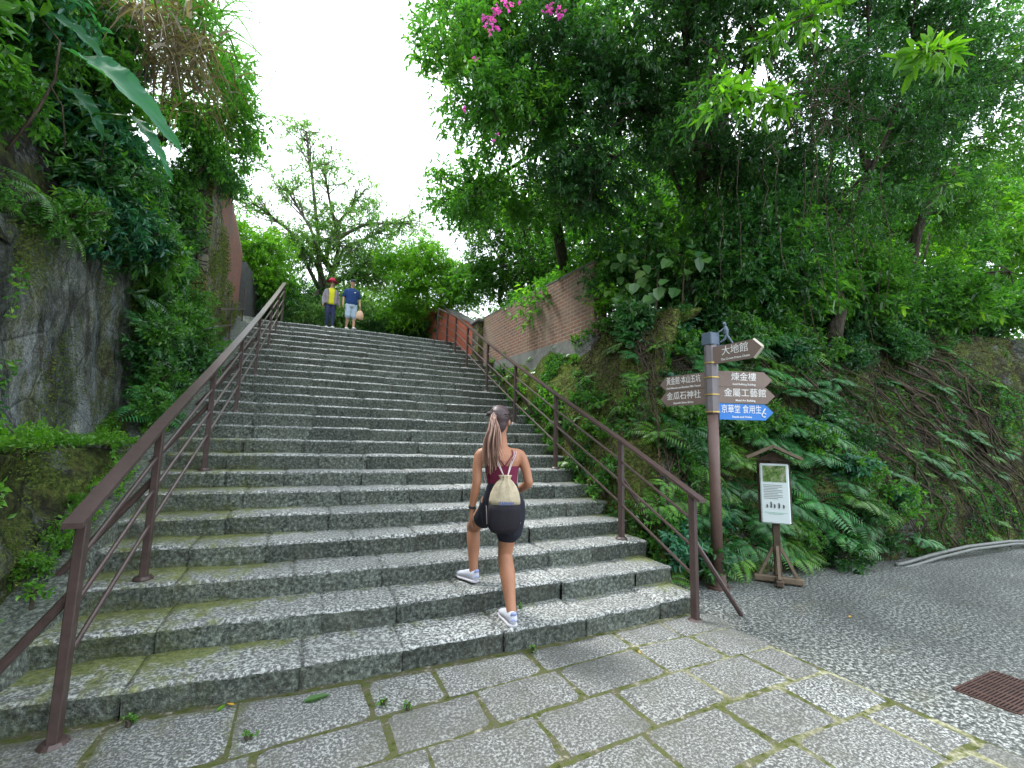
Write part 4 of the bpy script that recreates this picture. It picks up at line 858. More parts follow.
# grass clump with long blades against the sky
def grass_clump(label, c, K, L, mat, spread=1.0, wdt=.022, fall=.6):
    rt = empty('grass_clump', tuple(c)); tag(rt, label, 'grass clump'); vs = []; qs = []; n0 = 0
    for k in range(K):
        a = rng.uniform(0, 6.28); el = rng.uniform(.35, 1.3); l = L * rng.uniform(.5, 1.1); d = V([math.cos(a) * math.cos(el), math.sin(a) * math.cos(el), math.sin(el)]); o_ = V(c) + rng.normal(size=3) * V([.18, .3, .15]) * spread
        t = np.linspace(0, 1, 7)[:, None]; P = o_ + d * t * l + V([0, 0, -1.]) * t ** 2.3 * l * fall; s = unit(np.cross(d, V([0, 0, 1.]) + rng.normal(size=3) * .3)); w_ = wdt * (1 - t ** 2 * .95) * rng.uniform(.6, 1.2)
        vs.append(np.stack([P - s * w_ / 2, P + s * w_ / 2], 1).reshape(-1, 3)); i = np.arange(6)[:, None] * 2 + n0; qs.append(np.concatenate([i, i + 1, i + 3, i + 2], 1)); n0 += 14
    keep(mesh_np('blades', np.concatenate(vs), np.concatenate(qs), M[mat]), rt)
grass_clump('big clump of long green grass blades against the sky at the top left', (-5.0, 3.6, 7.0), 260, 1.1, 'leafmid', 1.3)
grass_clump('withered brown grass hanging below the green blades at the top left', (-5.15, 3.5, 6.4), 320, .95, 'drygrass', 1.5, .028, 1.1)
grass_clump('pale dry grass curls at the top edge of the left slope', (-5.2, 2.7, 6.1), 70, .8, 'drygrass', 1.2, .03, 1.3)
grass_clump('arching green grass blades on the skyline right of the withered grass', (-4.85, 4.6, 6.9), 150, 1.0, 'leafmid', 1.0)
grass_clump('thick green grass tuft behind the withered grass', (-5.5, 4.6, 7.4), 200, 1.0, 'leafdark', 1.4)
# taro leaf
tl_ = empty('taro_plant', (-5.3, 1.9, 4.0)); tag(tl_, 'big blue-green taro leaf hanging among the shrubs at the upper left', 'plant')
def big_leaf(p0, p1, wd, up_, nm, ph=0.):
    p0, p1 = V(p0), V(p1); d = p1 - p0; L = np.linalg.norm(d); d = d / L; s = unit(np.cross(d, V(up_))); n_ = np.cross(s, d); m = 46; nw = 13; t = np.linspace(0, 1, m); w_ = wd * np.interp(t, [0, .05, .2, .45, .75, .92, 1], [.35, .8, 1, .9, .5, .2, .0]); vs = []
    for k in range(m):
        c = p0 + d * t[k] * L + n_ * (.09 * L * math.sin(t[k] * 3.14)) + s * .03 * L * math.sin(t[k] * 4 + ph)
        for j in range(nw):
            u = (j / (nw - 1)) * 2 - 1; tear = 1 - (.16 if abs(u) > .8 and (k * 7 + (u > 0) * 3) % 9 == 0 else 0) + .05 * math.sin(k * 1.9 + ph + u)
            rib = .0035 * math.sin((t[k] * L - abs(u) * .06) * 220); vs.append(c + s * u * tear * w_[k] / 2 + d * abs(u) * .03 + n_ * (abs(u) ** 1.3 * w_[k] * .26 + rib * abs(u) ** .5 + .012 * math.sin(k * .55 + u * 2 + ph) * abs(u) - .004 * (j == nw // 2)))
    lf_ = keep(mesh_np(nm, V(vs), grid_quads(m, nw), M['leafblade'], smooth=True), tl_)
    b = MB(); b.tube([p0 + d * x * L + n_ * (.09 * L * math.sin(x * 3.14) - .004) + s * .03 * L * math.sin(x * 4 + ph) for x in np.linspace(0, .92, 12)], np.linspace(.006, .0015, 12), 6); b.build('midrib', M['leafpothos'], lf_)
big_leaf((-5.12, 1.25, 4.50), (-4.28, .75, 3.62), .27, (.5, -.85, .15), 'leaf'); big_leaf((-4.62, .95, 3.93), (-4.30, .72, 3.38), .10, (.5, -.8, .2), 'leaf')
big_leaf((-5.25, 1.5, 4.35), (-4.85, 1.05, 3.75), .15, (.5, -.8, .3), 'leaf', 1.); big_leaf((-5.3, 1.2, 4.75), (-4.9, 1.2, 4.4), .13, (.4, -.8, .5), 'leaf', 2.)
for a_, b_ in (((-5.55, 1.55, 4.0), (-5.25, 1.5, 4.35)), ((-5.6, 1.5, 4.3), (-5.3, 1.2, 4.75)), ((-5.2, 1.3, 3.7), (-4.62, .95, 3.93))):
    b = MB(); b.tube([a_, ((a_[0] + b_[0]) / 2, (a_[1] + b_[1]) / 2, max(a_[2], b_[2]) + .05), b_], [.012, .010, .006], 6); keep(b.build('stem', M['leafmid'], smooth=True), tl_)
b = MB(); b.tube([(-5.7, 1.5, 4.2), (-5.4, 1.35, 4.62), (-5.12, 1.25, 4.50)], [.016, .012, .009], 6); keep(b.build('stem', M['leafmid'], smooth=True), tl_)
b = MB(); tw_ = empty('dead_branch', (-5.3, .6, 3)); tag(tw_, 'thin pale dead branch hanging at the left edge', 'branch')
b.tube([(-5.32, 1.05, 3.5), (-5.2, 1.05, 3.85), (-5.12, 1.02, 4.1), (-5.12, 1.0, 4.4), (-5.28, 1.1, 4.6)], [.011, .010, .009, .007, .004], 6); b.tube([(-5.14, 1.02, 4.05), (-5.05, 1.0, 3.9), (-5.0, 1.0, 3.6)], .005, 5); keep(b.build('twig', M['root'], smooth=True), tw_)
# ledge plants and cover
n_ = 15000; Y = rng.uniform(-2, 3.9, n_); X = rng.uniform(-5.35, -4.85, n_); P_ = np.stack([X, Y, np.maximum(1.42, stairZ(Y) + .13) + rng.uniform(0, .06, n_)], 1); P_ = P_[fbm(P_, 3, 2, 95) > .54]
cover('ledge_herbs', P_, np.tile([.2, 0, 1.], (len(P_), 1)), .04, 'herb', 'bright green low herbs carpeting the rock ledge')
n_ = 16000; Y = rng.uniform(-1.5, 4.6, n_); z = rng.uniform(0, 1.35, n_); zz = np.minimum(stairZ(Y), 1.3) + z; P_ = np.stack([-4.86 - .03 * z, Y, zz], 1); ok = (zz < 1.42) & (fbm(P_, 2.2, 3, 97) > .66); P_ = P_[ok]
cover('ledge_creeper', P_, np.tile([1., -.2, .4], (len(P_), 1)), .05, 'herb', 'green creeping leaves on the face of the rock ledge')
n_ = 5000; Y = rng.uniform(-.5, 8, n_); X = -4.72 - rng.uniform(0, .3, n_) ; P_ = np.stack([X, Y, stairZ(Y) + .06 + rng.uniform(0, .04, n_)], 1); P_ = P_[fbm(P_, 2.5, 2, 98) > .55]
cover('kerb_weeds', P_, np.tile([0, 0, 1.], (len(P_), 1)), .045, 'herb', 'weeds along the concrete strip left of the steps')
B9 = [bush('ledge_plant', .16, .24, 34, .06, 'herb', n=7, stems=4, tl=.1), bush('ledge_plant', .2, .26, 36, .055, 'leafbright', n=7, stems=4, tl=.1)]
sp = [((-4.95 - rng.uniform(0, .35), rng.uniform(.2, 3.8), 0), (.3, 0, 1), rng.uniform(.4, .8), None) for k in range(16)]; sp = [((p[0], p[1], max(1.4, stairZ(p[1]) + .08)), n2, s, l) for p, n2, s, l in sp]
sp += [((-4.87, rng.uniform(.3, 2.6), 0), (1, 0, .6), rng.uniform(.35, .6), None) for k in range(4)]; sp = [((p[0], p[1], p[2] if p[2] else min(1.3, stairZ(p[1]) + .1)), n2, s, l) for p, n2, s, l in sp]
sp += [((-4.76 - rng.uniform(0, .2), Y, stairZ(Y) + .04), (.2, 0, 1), rng.uniform(.35, .7), None) for Y in rng.uniform(.3, 4.2, 16)]
scatter(B9, sp, 'small bright herb on the mossy ledge left of the handrail', 'plant', 'herbs on the mossy ledge')
# creepers on the rock wall
n_ = 9000; Y = rng.uniform(-2, 4.4, n_); z = 3.3 - rng.uniform(0, 1.7, n_) ** 1.5; P_ = np.stack([-5.36 + 0 * z, Y, z + (Y - 1) * .2], 1); P_ = P_[(fbm(P_ * V([1, 1, .45]), 2.0, 3, 99) > .61) & (P_[:, 2] < np.interp(P_[:, 1], [1.3, 3.7, 4.4], [3.15, 3.85, 3.7]))]
cover('wall_creeper', P_, np.tile([1., -.2, .2], (len(P_), 1)), .055, 'leafmid', 'creeping leaves hanging down the tall rock wall')
# undergrowth behind the landing and above the walls
n_ = 26000; X = rng.uniform(-8, 9, n_); Y = rng.uniform(15.5, 20, n_); P_ = np.stack([X, Y - .02 * 0, 4.6 + (Y - 15.5) * .55 + rng.uniform(0, 1.1, n_) * (fbm(np.stack([X, Y, Y * 0], 1), .8, 2, 101) * 1.6)], 1)
D = unit(rdir(n_) + V([0, -.5, .5])); v, q = leaf_geo(P_, D, unit(rdir(n_) + V([0, -.4, 1])), rng.uniform(.12, .24, n_), .08, simple=True); tag(mesh_np('undergrowth', v, q, M['leafmid']), 'dense undergrowth behind the top of the stairs', 'undergrowth', kind='stuff')
B10 = [bush('hedge_bush', .6, 1.3, 170, .10, 'leafdark', simple=True, tl=.3), bush('hedge_bush', .6, 1.2, 170, .11, 'hazy', simple=True, tl=.3)]
sp = [((x + rng.uniform(-.2, .2), 12.6 + rng.uniform(-.3, 1.2), 4.6), (0, 0, 1), rng.uniform(.8, 1.4), None) for x in np.arange(-4.9, .9, .36)] + [((x + rng.uniform(-.2, .2), 14.6, 5.1), (0, 0, 1), rng.uniform(1.2, 1.7), None) for x in np.arange(-5.2, 1.5, .6)]
scatter(B10, sp, 'dark green bush at the back of the landing behind the walkers', 'shrub', 'bushes at the back of the landing')
# small weeds and fallen leaves on steps and paving
def weed(c, label, s=1): 
    s = s * .62
    o = bush('weed', .05 * s, .07 * s, 9, .035 * s, 'herb', n=4, stems=3, tl=.04 * s); tag(o, label, 'weed'); o.location = c
weed((-2.74, -.27, .01), 'small green weed in the paving joint nearest the bottom step'); weed((-1.62, .0, .01), 'tiny bright weed at the foot of the bottom step right of centre'); weed((-3.42, -.33, .01), 'little weed between paving stones at the lower left'); weed((-4.0, .03, .01), 'weed at the foot of the step beside the left handrail post', 1.3)
weed((-2.62, -.36, .01), 'weed lying flat along the cross joint in the paving', .9); weed((-4.72, .75, .5), 'broad leafy weed on the concrete strip beside the left post', 2.2); weed((-1.52, .42, .165), 'small clover-like weed behind the shoe on the bottom step', .8)
def fallen(c, label, L, mat, ang): 
    v, q = leaf_geo(V([c]), V([[math.cos(ang), math.sin(ang), .02]]), V([[.1, 0, 1.]]), L, L * .42, fold=.1, droop=0); o = mesh_np('fallen_leaf', v, q, M[mat]); tag(o, label, 'leaf'); return o
yl = simple('yellow_leaf', (.55, .32, .03), .5); M['yl'] = yl
fallen((-3.17, -.08, .022), 'large glossy green fallen leaf on the paving by the bottom step', .16, 'leafmid', .1); fallen((-3.6, .0, .022), 'small yellow-green fallen leaf near the left end of the paving', .06, 'leafbright', 1)
fallen((-3.52, .03, .022), 'small orange fallen leaf near the bottom step', .05, 'yl', 2.5); fallen((1.42, -.47, .012), 'yellow fallen leaf on the grey road', .06, 'yl', .3); fallen((-.9, -.33, .022), 'tiny brown leaf in a paving joint', .04, 'yl', 1.2)

# ------------------------------------------------------------------ signpost and info board
def text_mesh(name, s, size, c, x, y, mat, parent, align='CENTER', maxw=None, bold=0.):
    cu = bpy.data.curves.new(name, 'FONT'); cu.body = s; cu.size = size; cu.align_x = align; cu.align_y = 'CENTER'; cu.extrude = .0008; cu.offset = bold; cu.resolution_u = 2
    o = bpy.data.objects.new('tmp', cu); COL.objects.link(o); dg = bpy.context.evaluated_depsgraph_get(); me = bpy.data.meshes.new_from_object(o.evaluated_get(dg)); bpy.data.objects.remove(o)
    n = len(me.vertices); co = np.zeros(n * 3, np.float32); me.vertices.foreach_get('co', co); co = co.reshape(-1, 3).astype(float)
    if n and maxw:
        wv = co[:, 0].max() - co[:, 0].min()
        if wv > maxw: co[:, 0] *= maxw / wv
    x, y = V(x).astype(float), V(y).astype(float); z = np.cross(x, y); w_ = V(c) + co[:, :1] * x + co[:, 1:2] * y + co[:, 2:] * z
    me.vertices.foreach_set('co', w_.astype(np.float32).ravel()); me.update(); me.materials.clear(); me.materials.append(mat)
    r = bpy.data.objects.new(name, me); COL.objects.link(r); r.parent = parent; p = parent; Mx = Matrix.Identity(4)
    loc = V(p.location) if p.parent is None else V([0., 0, 0])
    r.matrix_parent_inverse = Matrix.Translation(-Vector(loc)); return r
white = simple('white_lettering', (.78, .78, .76), .5); signbrown = simple('brown_sign_panel', (.20, .145, .12), .5, .4, 0, .25, 12); signblue = simple('blue_sign_panel', (.012, .17, .55), .4, .5)
bluegrey = simple('blue_grey_cast_metal', (.11, .15, .20), .5, .5, .3, .3, 30); polebrown = simple('brown_pole', (.125, .075, .062), .45, .4, 0, .35, 9); cladding = simple('grey_sleeve', (.20, .18, .19), .5, .4, .2, .3, 12)
brass = simple('brass_ring', (.55, .38, .10), .4, .5, .5)
sx, sy = 1.0, .62
sp_ = empty('signpost', (sx, sy, 0)); tag(sp_, 'tall brown signpost with five brown and one blue direction panels', 'signpost')
b = MB(); b.tube([(sx, sy, 0), (sx, sy, .02)], .12, 20); b.tube([(sx, sy, .02), (sx, sy, .16)], [.088, .082], 20); keep(b.build('base', polebrown, None), sp_)
b = MB(); b.tube([(sx, sy, .16), (sx, sy, 1.0), (sx, sy, 1.92)], .060, 24); keep(b.build('pole', polebrown, None, True), sp_)
b = MB(); b.tube([(sx, sy, 1.92), (sx, sy, 2.72)], .074, 8); keep(b.build('sleeve', cladding, None), sp_)
for z in (1.93, 2.13, 2.33, 2.50):
    b = MB(); b.tube([(sx, sy, z), (sx, sy, z + .014)], .079, 16); keep(b.build('ring', brass, None), sp_)
b = MB(); b.box((sx, sy, 2.79), (.145, .145, .15), bev=.01); keep(b.build('cap', bluegrey, None), sp_)
# small walking figure on the cap
ax = V([.66, -.75, 0]); c0 = V([sx, sy, 2.74]) + ax * .17; az_ = V([0, 0, 1.]); ay = np.cross(az_, ax)
b = MB()
fig = lambda u, w: c0 + ax * u + az_ * w
for pth, r_ in ((([-.0, .10], [.035, .04], [.07, -.02]), [.017, .014, .011]), (([0, .10], [-.015, .045], [-.065, .01]), [.017, .014, .011]), (([0, .10], [.0, .15], [-.01, .195]), [.022, .028, .02]), (([-.005, .185], [-.05, .15], [-.095, .12]), [.012, .010, .008]), (([.005, .18], [.02, .14], [-.03, .115]), [.012, .010, .008])):
    b.tube([fig(*p) for p in pth], r_, 8)
b.tube([fig(-.012, .2), fig(-.016, .225), fig(-.02, .25)], [.014, .024, .012], 10); b.box(tuple(c0 + az_ * -.03), (.22, .03, .012), ax=[ax, ay, az_]); keep(b.build('figurine', bluegrey, None), sp_)
def panel(z, th, L, h, mat, zh, en, rightward=True, lip=False):
    d = V([math.cos(R(th)), math.sin(R(th)), 0]); n_ = V([-d[1], d[0], 0]); tocam = V([-3.29 - sx, -3.15 - sy, 0]); n_ = n_ if np.dot(n_, tocam) > 0 else -n_
    c = V([sx, sy, z]) + d * .06 + n_ * .02; b = MB(); hh = h / 2
    pts = [(0, -hh), (L - .1, -hh), (L, 0), (L - .1, hh), (0, hh)]
    b.prism(pts, d, az_, n_, c, .028); pn = keep(b.build('sign_panel', mat, None), sp_)
    if lip:
        e = MB()
        for p0, p1 in (((L - .1, -hh), (L, 0)), ((L, 0), (L - .1, hh))): e.tube([c + d * p0[0] + az_ * p0[1], c + d * p1[0] + az_ * p1[1]], .017, 4)
        o = e.build('panel_edge', simple('cream_edge', (.6, .55, .45), .5), pn)
    tx = d if rightward else -d; tc_ = c + d * (.06 + (L - .16) / 2) + n_ * .016
    text_mesh('lettering', zh, h * .56, tc_ + az_ * h * .13, tx, az_, white, pn, maxw=L - .17, bold=.0)
    text_mesh('caption', en, h * .17, tc_ - az_ * h * .32, tx, az_, white, pn, maxw=L - .17, bold=.0006)
    return pn, c, d, n_
panel(2.585, -88, .60, .20, signbrown, '大地館', 'The Crown Prince Chalet', lip=True)
panel(2.325, -20, .66, .185, signbrown, '煉金樓', 'Gold Refining Building')
panel(2.135, -23, .66, .185, signbrown, '金屬工藝館', 'Metal Art Building')
pn, c, d, n_ = panel(1.945, -22, .64, .185, signblue, '京華堂 食用生　', 'Snacks and Drinks        ')
b = MB(); cc = c + d * .525 + n_ * .016; th_ = np.linspace(.3, 5.4, 16)
b.tube([cc + d * .024 * math.cos(t) + az_ * (.024 * math.sin(t) - .03) for t in th_], .006, 5); b.tube([cc + d * -.012 + az_ * .0, cc + d * .018 + az_ * .045], .006, 5); o = b.build('emblem', white, pn)
panel(2.315, 97, .66, .185, signbrown, '黃金館·本山五坑', 'Gold Museum and Benshan Fifth Tunnel', False)
panel(2.125, 97, .66, .185, signbrown, '金瓜石神社', 'Jinguashi Shinto Shrine', False)

wood = simple('weathered_timber', (.20, .155, .11), .85, .2, 0, .6, 16, .004); woodd = simple('dark_timber', (.10, .075, .055), .85, .2, 0, .6, 16, .004)
ix, iy = 1.80, .48; ib = empty('info_board', (ix, iy, 0)); tag(ib, 'small wooden notice stand with gabled roof and white panel at the foot of the bank', 'notice board')
fn = unit(V([-5.1, -4.2, 0])); fx = V([-fn[1], fn[0], 0]); 
if np.dot(fx, V([.9, -.42, 0])) < 0: fx = -fx
fa = [fx, -fn, az_]; O = V([ix, iy, 0]); at = lambda u, w, z: tuple(O + fx * u + fn * w + az_ * z)
b = MB(); b.box(at(0, 0, .05), (.50, .08, .07), ax=fa, bev=.012); keep(b.build('foot_beam', wood), ib)
b = MB(); b.box(at(0, .0, .047), (.08, .44, .064), ax=fa, bev=.012); keep(b.build('foot_beam', woodd), ib)
b = MB(); b.box(at(0, 0, .77), (.075, .075, 1.36), ax=fa, bev=.008); keep(b.build('post', woodd), ib)
for u, w in ((.19, 0), (-.19, 0), (0, .17), (0, -.17)):
    b = MB(); b.tube([at(u, w, .085), at(u * .16, w * .16, .42)], .022, 4); keep(b.build('strut', wood), ib)
b = MB(); b.box(at(0, -.02, 1.03), (.34, .06, .72), ax=fa, bev=.005); keep(b.build('backboard', woodd), ib)
b = MB(); b.box(at(0, .07, 1.02), (.295, .05, .68), ax=fa, bev=.012); pn = keep(b.build('notice_panel', simple('white_panel', (.62, .70, .70), .35, .5)), ib)
Mi = Matrix.Translation(-ib.location)
def pp(b, nm, mat): o = b.build(nm, mat, pn); return o
phm = NT('photo_print'); phc = phm.ramp(phm.noise(16, 4, .7), [(.35, (.02, .05, .015)), (.5, (.12, .22, .05)), (.62, (.30, .30, .22)), (.8, (.5, .6, .7))]); phm = phm.end(phc, .4)
b = MB(); b.box(at(0, .098, 1.245), (.235, .004, .185), ax=fa); pp(b, 'picture', phm)
b = MB()
for k in range(9): b.box(at(-.02 + (.02 if k % 3 == 2 else 0) * -1, .097, 1.115 - k * .019), (.19 - .05 * (k % 3 == 2), .002, .006), ax=fa)
pp(b, 'text_lines', simple('grey_print', (.22, .24, .24)))
b = MB()
for k, (u, h_) in enumerate(((-.085, .035), (-.045, .065), (-.01, .04), (.035, .055), (.08, .038))): b.tube([at(u, .098, .86), at(u + .004, .098, .86 + h_ * .6), at(u, .098, .86 + h_)], [.008, .009, .006], 6)
pp(b, 'drawing', simple('dark_print', (.07, .08, .08)))
b = MB(); b.box(at(0, .097, .805), (.22, .002, .004), ax=fa); b.box(at(0, .097, .79), (.15, .002, .004), ax=fa); pp(b, 'footer_lines', simple('green_print', (.2, .45, .35)))
for s in (-1, 1):
    b = MB(); dr = unit(V([.90 * s, 0, -.45])); wv = fx * dr[0] + az_ * dr[2]; up_ = np.cross(wv, fn) * (1 if np.cross(wv, fn)[2] > 0 else -1)
    b.box(tuple(V(at(s * .135, .03, 1.475 + .018))), (.32, .36, .032), ax=[wv, -fn, up_], bev=.003); keep(b.build('roof_board', wood), ib)
b = MB(); b.prism([(-.17, 0), (.17, 0), (0, .115)], fx, az_, fn, at(0, .03, 1.395), .04); keep(b.build('gable', woodd), ib)

# ------------------------------------------------------------------ people
def fuse(mb, name, mat, parent, voxel=.008, sm=6, smooth=True, **kw):
    t = mb.build('tmp', None); m = t.modifiers.new('r', 'REMESH'); m.mode = 'VOXEL'; m.voxel_size = voxel; m.use_smooth_shade = True
    s_ = t.modifiers.new('s', 'SMOOTH'); s_.iterations = sm; s_.factor = .5
    dg = bpy.context.evaluated_depsgraph_get(); me = bpy.data.meshes.new_from_object(t.evaluated_get(dg)); bpy.data.objects.remove(t)
    me.materials.clear(); me.materials.append(mat); me.name = name; o = bpy.data.objects.new(name, me); COL.objects.link(o)
    me.polygons.foreach_set('use_smooth', np.ones(len(me.polygons), bool))
    if parent: o.parent = parent; o.matrix_parent_inverse = Matrix.Translation(-parent.location)
    return o
def limb(mb, pts, rad, n=16):
    P = V(pts).astype(float); r = V(rad).astype(float); t = np.linspace(0, 1, len(P)); tf = np.linspace(0, 1, (len(P) - 1) * 5 + 1)
    Q = np.stack([np.interp(tf, t, P[:, k]) for k in range(3)], 1); rr = np.interp(tf, t, r)
    for _ in range(2): Q[1:-1] = (Q[:-2] + 2 * Q[1:-1] + Q[2:]) / 4; rr[1:-1] = (rr[:-2] + 2 * rr[1:-1] + rr[2:]) / 4
    d0 = unit(Q[0] - Q[1]) * rr[0] * .7; d1 = unit(Q[-1] - Q[-2]) * rr[-1] * .7
    mb.tube(np.vstack([Q[0] + d0, Q, Q[-1] + d1]), np.concatenate([[rr[0] * .55], rr, [rr[-1] * .55]]), n)
def ell(mb, c, ax_, n=18, m=10):
    """ellipsoid: ax_ three axis vectors"""
    c = V(c); A, B, Cx = [V(a) for a in ax_]; t = np.linspace(-math.pi / 2 * .96, math.pi / 2 * .96, m)
    mb.rings([c + Cx * math.sin(k) for k in t], [A * math.cos(k) for k in t], [B * math.cos(k) for k in t], n)
def hand(mb, w, d, side_, s=1.0, curl=.5, pal=None):
    """w wrist point, d direction of the hand, side_ towards the thumb, pal palm normal"""
    w = V(w); d = unit(d); t = unit(V(side_) - d * np.dot(side_, d)); nrm = np.cross(d, t) if pal is None else unit(V(pal))
    mb.rings([w - d * .01 * s, w + d * .03 * s, w + d * .065 * s, w + d * .09 * s], [t * .024 * s, t * .034 * s, t * .040 * s, t * .038 * s], [nrm * .018 * s, nrm * .016 * s, nrm * .014 * s, nrm * .011 * s], 12)
    for k, (u, L) in enumerate(((.030, .070), (.010, .078), (-.010, .072), (-.029, .056))):
        a = w + d * .085 * s + t * u * s; p = [a]; dd = d.copy()
        for j in range(3): dd = unit(dd + nrm * curl * .5); p.append(p[-1] + dd * L * s / 3)
        mb.tube(p, [.0092 * s, .0088 * s, .008 * s, .0065 * s], 8)
    a = w + d * .03 * s + t * .03 * s; e = a + unit(d * .7 + t * .6 + nrm * .2) * .035 * s; mb.tube([a, e, e + unit(d + t * .1 + nrm * .3) * .028 * s], [.013 * s, .011 * s, .008 * s], 8)
def skinm(name, col): m = NT(name); c = m.mix(m.rng(m.noise(11, 6, .7), .35, .68, 0, .5), col, tuple(x * .68 for x in col)); m.bump(m.noise(90, 4), .0015, .6); m.b.inputs['Subsurface Weight'].default_value = .08; m.b.inputs['Subsurface Radius'].default_value = (.02, .008, .004); return m.end(c, .5, .4)
def cloth(name, col, nz=.3, ns=25, rough=.85): return simple(name, col, rough, .2, 0, nz, ns, .003)
def head(mb, c, f, r, s=1.0):
    """head centre c, face direction f, right direction r"""
    f, r = unit(f), unit(r); u = np.cross(r, f); c = V(c); s = s * .98
    ell(mb, c + u * .022 * s - f * .008 * s, (r * .074 * s, f * .094 * s, u * .092 * s)); ell(mb, c - u * .045 * s + f * .028 * s, (r * .056 * s, f * .058 * s, u * .066 * s))
    mb.rings([c + f * .080 * s + u * .02 * s, c + f * .100 * s - u * .012 * s, c + f * .088 * s - u * .026 * s], [r * .007 * s, r * .014 * s, r * .015 * s], [u * .006, u * .010 * s, u * .005 * s], 10)  # nose
    ell(mb, c + f * .082 * s - u * .058 * s, (r * .024 * s, f * .010 * s, u * .009 * s), 10, 6)   # lips
    ell(mb, c + f * .068 * s - u * .098 * s, (r * .020 * s, f * .018 * s, u * .014 * s), 10, 6)   # chin
    for k in (-1, 1):
        ell(mb, c + r * k * .077 * s - u * .008 * s - f * .006 * s, (r * .010 * s, f * .018 * s, u * .031 * s), 10, 7)
        ell(mb, c + f * .074 * s + r * k * .032 * s + u * .022 * s, (r * .022 * s, f * .010 * s, u * .007 * s), 10, 6)  # brow
def eyes(parent, c, f, r, s=1.0):
    f, r = unit(f), unit(r); u = np.cross(r, f); c = V(c); b = MB(); d = MB()
    for k in (-1, 1): ell(b, c + f * .078 * s + r * k * .031 * s + u * .004 * s, (r * .013 * s, f * .009 * s, u * .007 * s), 12, 7); ell(d, c + f * .0855 * s + r * k * .031 * s + u * .004 * s, (r * .006 * s, f * .003 * s, u * .006 * s), 10, 6)
    o = b.build('eyes', simple('eye_white', (.7, .68, .65), .3), parent, True); o.matrix_parent_inverse = Matrix.Translation(-parent.location)
    o2 = d.build('pupils', simple('eye_dark', (.02, .012, .01), .2), parent, True); o2.matrix_parent_inverse = Matrix.Translation(-parent.location)
def part(mb, name, mat, parent, smooth=True): o = mb.build(name, mat, parent, smooth); o.matrix_parent_inverse = Matrix.Translation(-parent.location); return o
def frame(yaw):  # yaw clockwise from +Y
    return V([math.sin(yaw), math.cos(yaw), 0]), V([math.cos(yaw), -math.sin(yaw), 0])

# the climbing woman
Fd, Rd = frame(R(12)); U_ = V([0, 0, 1.])
wm = empty('person', (-1.75, .3, .16)); tag(wm, 'woman climbing the lowest steps, long ponytail, burgundy top, dark shorts and white shoes', 'person')
pel = V([-1.745, .36, 1.03]); skin = skinm('tanned_skin', (.40, .185, .105))
hipR, hipL = pel + Rd * .085, pel - Rd * .085; kneeR = V([-1.70, .37, .62]); ankR = V([-1.725, .155, .235]); kneeL = V([-1.825, .80, .775]); ankL = V([-1.845, .70, .41])
shR, shL = V([-1.585, .35, 1.435]), V([-1.925, .42, 1.445]); elR = V([-1.525, .30, 1.20]); wrR = V([-1.565, .50, 1.10]); elL = V([-1.965, .37, 1.21]); wrL = V([-1.985, .42, .985])
b = MB(); T = lambda z, y=0., x=0.: V([pel[0] + x, pel[1] + y, z])
zs = [.93, .98, 1.04, 1.12, 1.19, 1.26, 1.33, 1.39, 1.44, 1.475, 1.50]; wd = [.12, .165, .168, .145, .118, .122, .137, .152, .155, .11, .06]; dp = [.08, .115, .118, .098, .082, .088, .098, .100, .088, .062, .05]; yo = [0, -.01, -.015, -.005, .005, .008, .01, .008, .012, .02, .025]
b.rings([T(z, y) for z, y in zip(zs, yo)], [Rd * w_ for w_ in wd], [Fd * d_ for d_ in dp], 28)
hc = V([-1.765, .395, 1.715]); fdir = unit(V([.62, .78, -.02])); hr = unit(np.cross(fdir, U_))
limb(b, [T(1.46, .02), V([-1.75, .385, 1.54]), hc - U_ * .06], [.060, .049, .052]); head(b, hc, fdir, hr, 1.12)
limb(b, [T(1.44, .01) + Rd * .06, shR, (shR + elR) / 2 + V([.012, 0, 0]), elR], [.055, .050, .041, .036]); limb(b, [elR, (elR * .65 + wrR * .35), wrR], [.036, .037, .024]); hand(b, wrR, unit(V([-.25, .95, -.15])), U_, .95, .5)
limb(b, [T(1.44, .01) - Rd * .06, shL, (shL + elL) / 2 - V([.012, 0, 0]), elL], [.055, .050, .041, .036]); limb(b, [elL, (elL * .65 + wrL * .35), wrL], [.036, .037, .024]); hand(b, wrL, unit(V([-.02, .12, -1])), Fd, .95, .35, pal=Rd)
limb(b, [hipR + U_ * .02, hipR - U_ * .10 + Rd * .012, (hipR + kneeR) / 2, kneeR], [.098, .096, .080, .058]); limb(b, [kneeR, kneeR * .68 + ankR * .32 - Fd * .018, kneeR * .3 + ankR * .7, ankR], [.060, .064, .046, .037]); 
limb(b, [hipL + U_ * .02, hipL + V([.01, .08, -.07]), (hipL + kneeL) / 2, kneeL], [.09, .086, .076, .062]); limb(b, [kneeL, kneeL * .68 + ankL * .32 - Fd * .018, kneeL * .3 + ankL * .7, ankL], [.056, .060, .044, .036])
limb(b, [ankR, ankR - U_ * .045 + Fd * .02], [.036, .034]); limb(b, [ankL, ankL - U_ * .045 + Fd * .02], [.036, .034])
body = fuse(b, 'body', skin, wm, .0075, 5)
eyes(wm, hc, fdir, hr, 1.12)
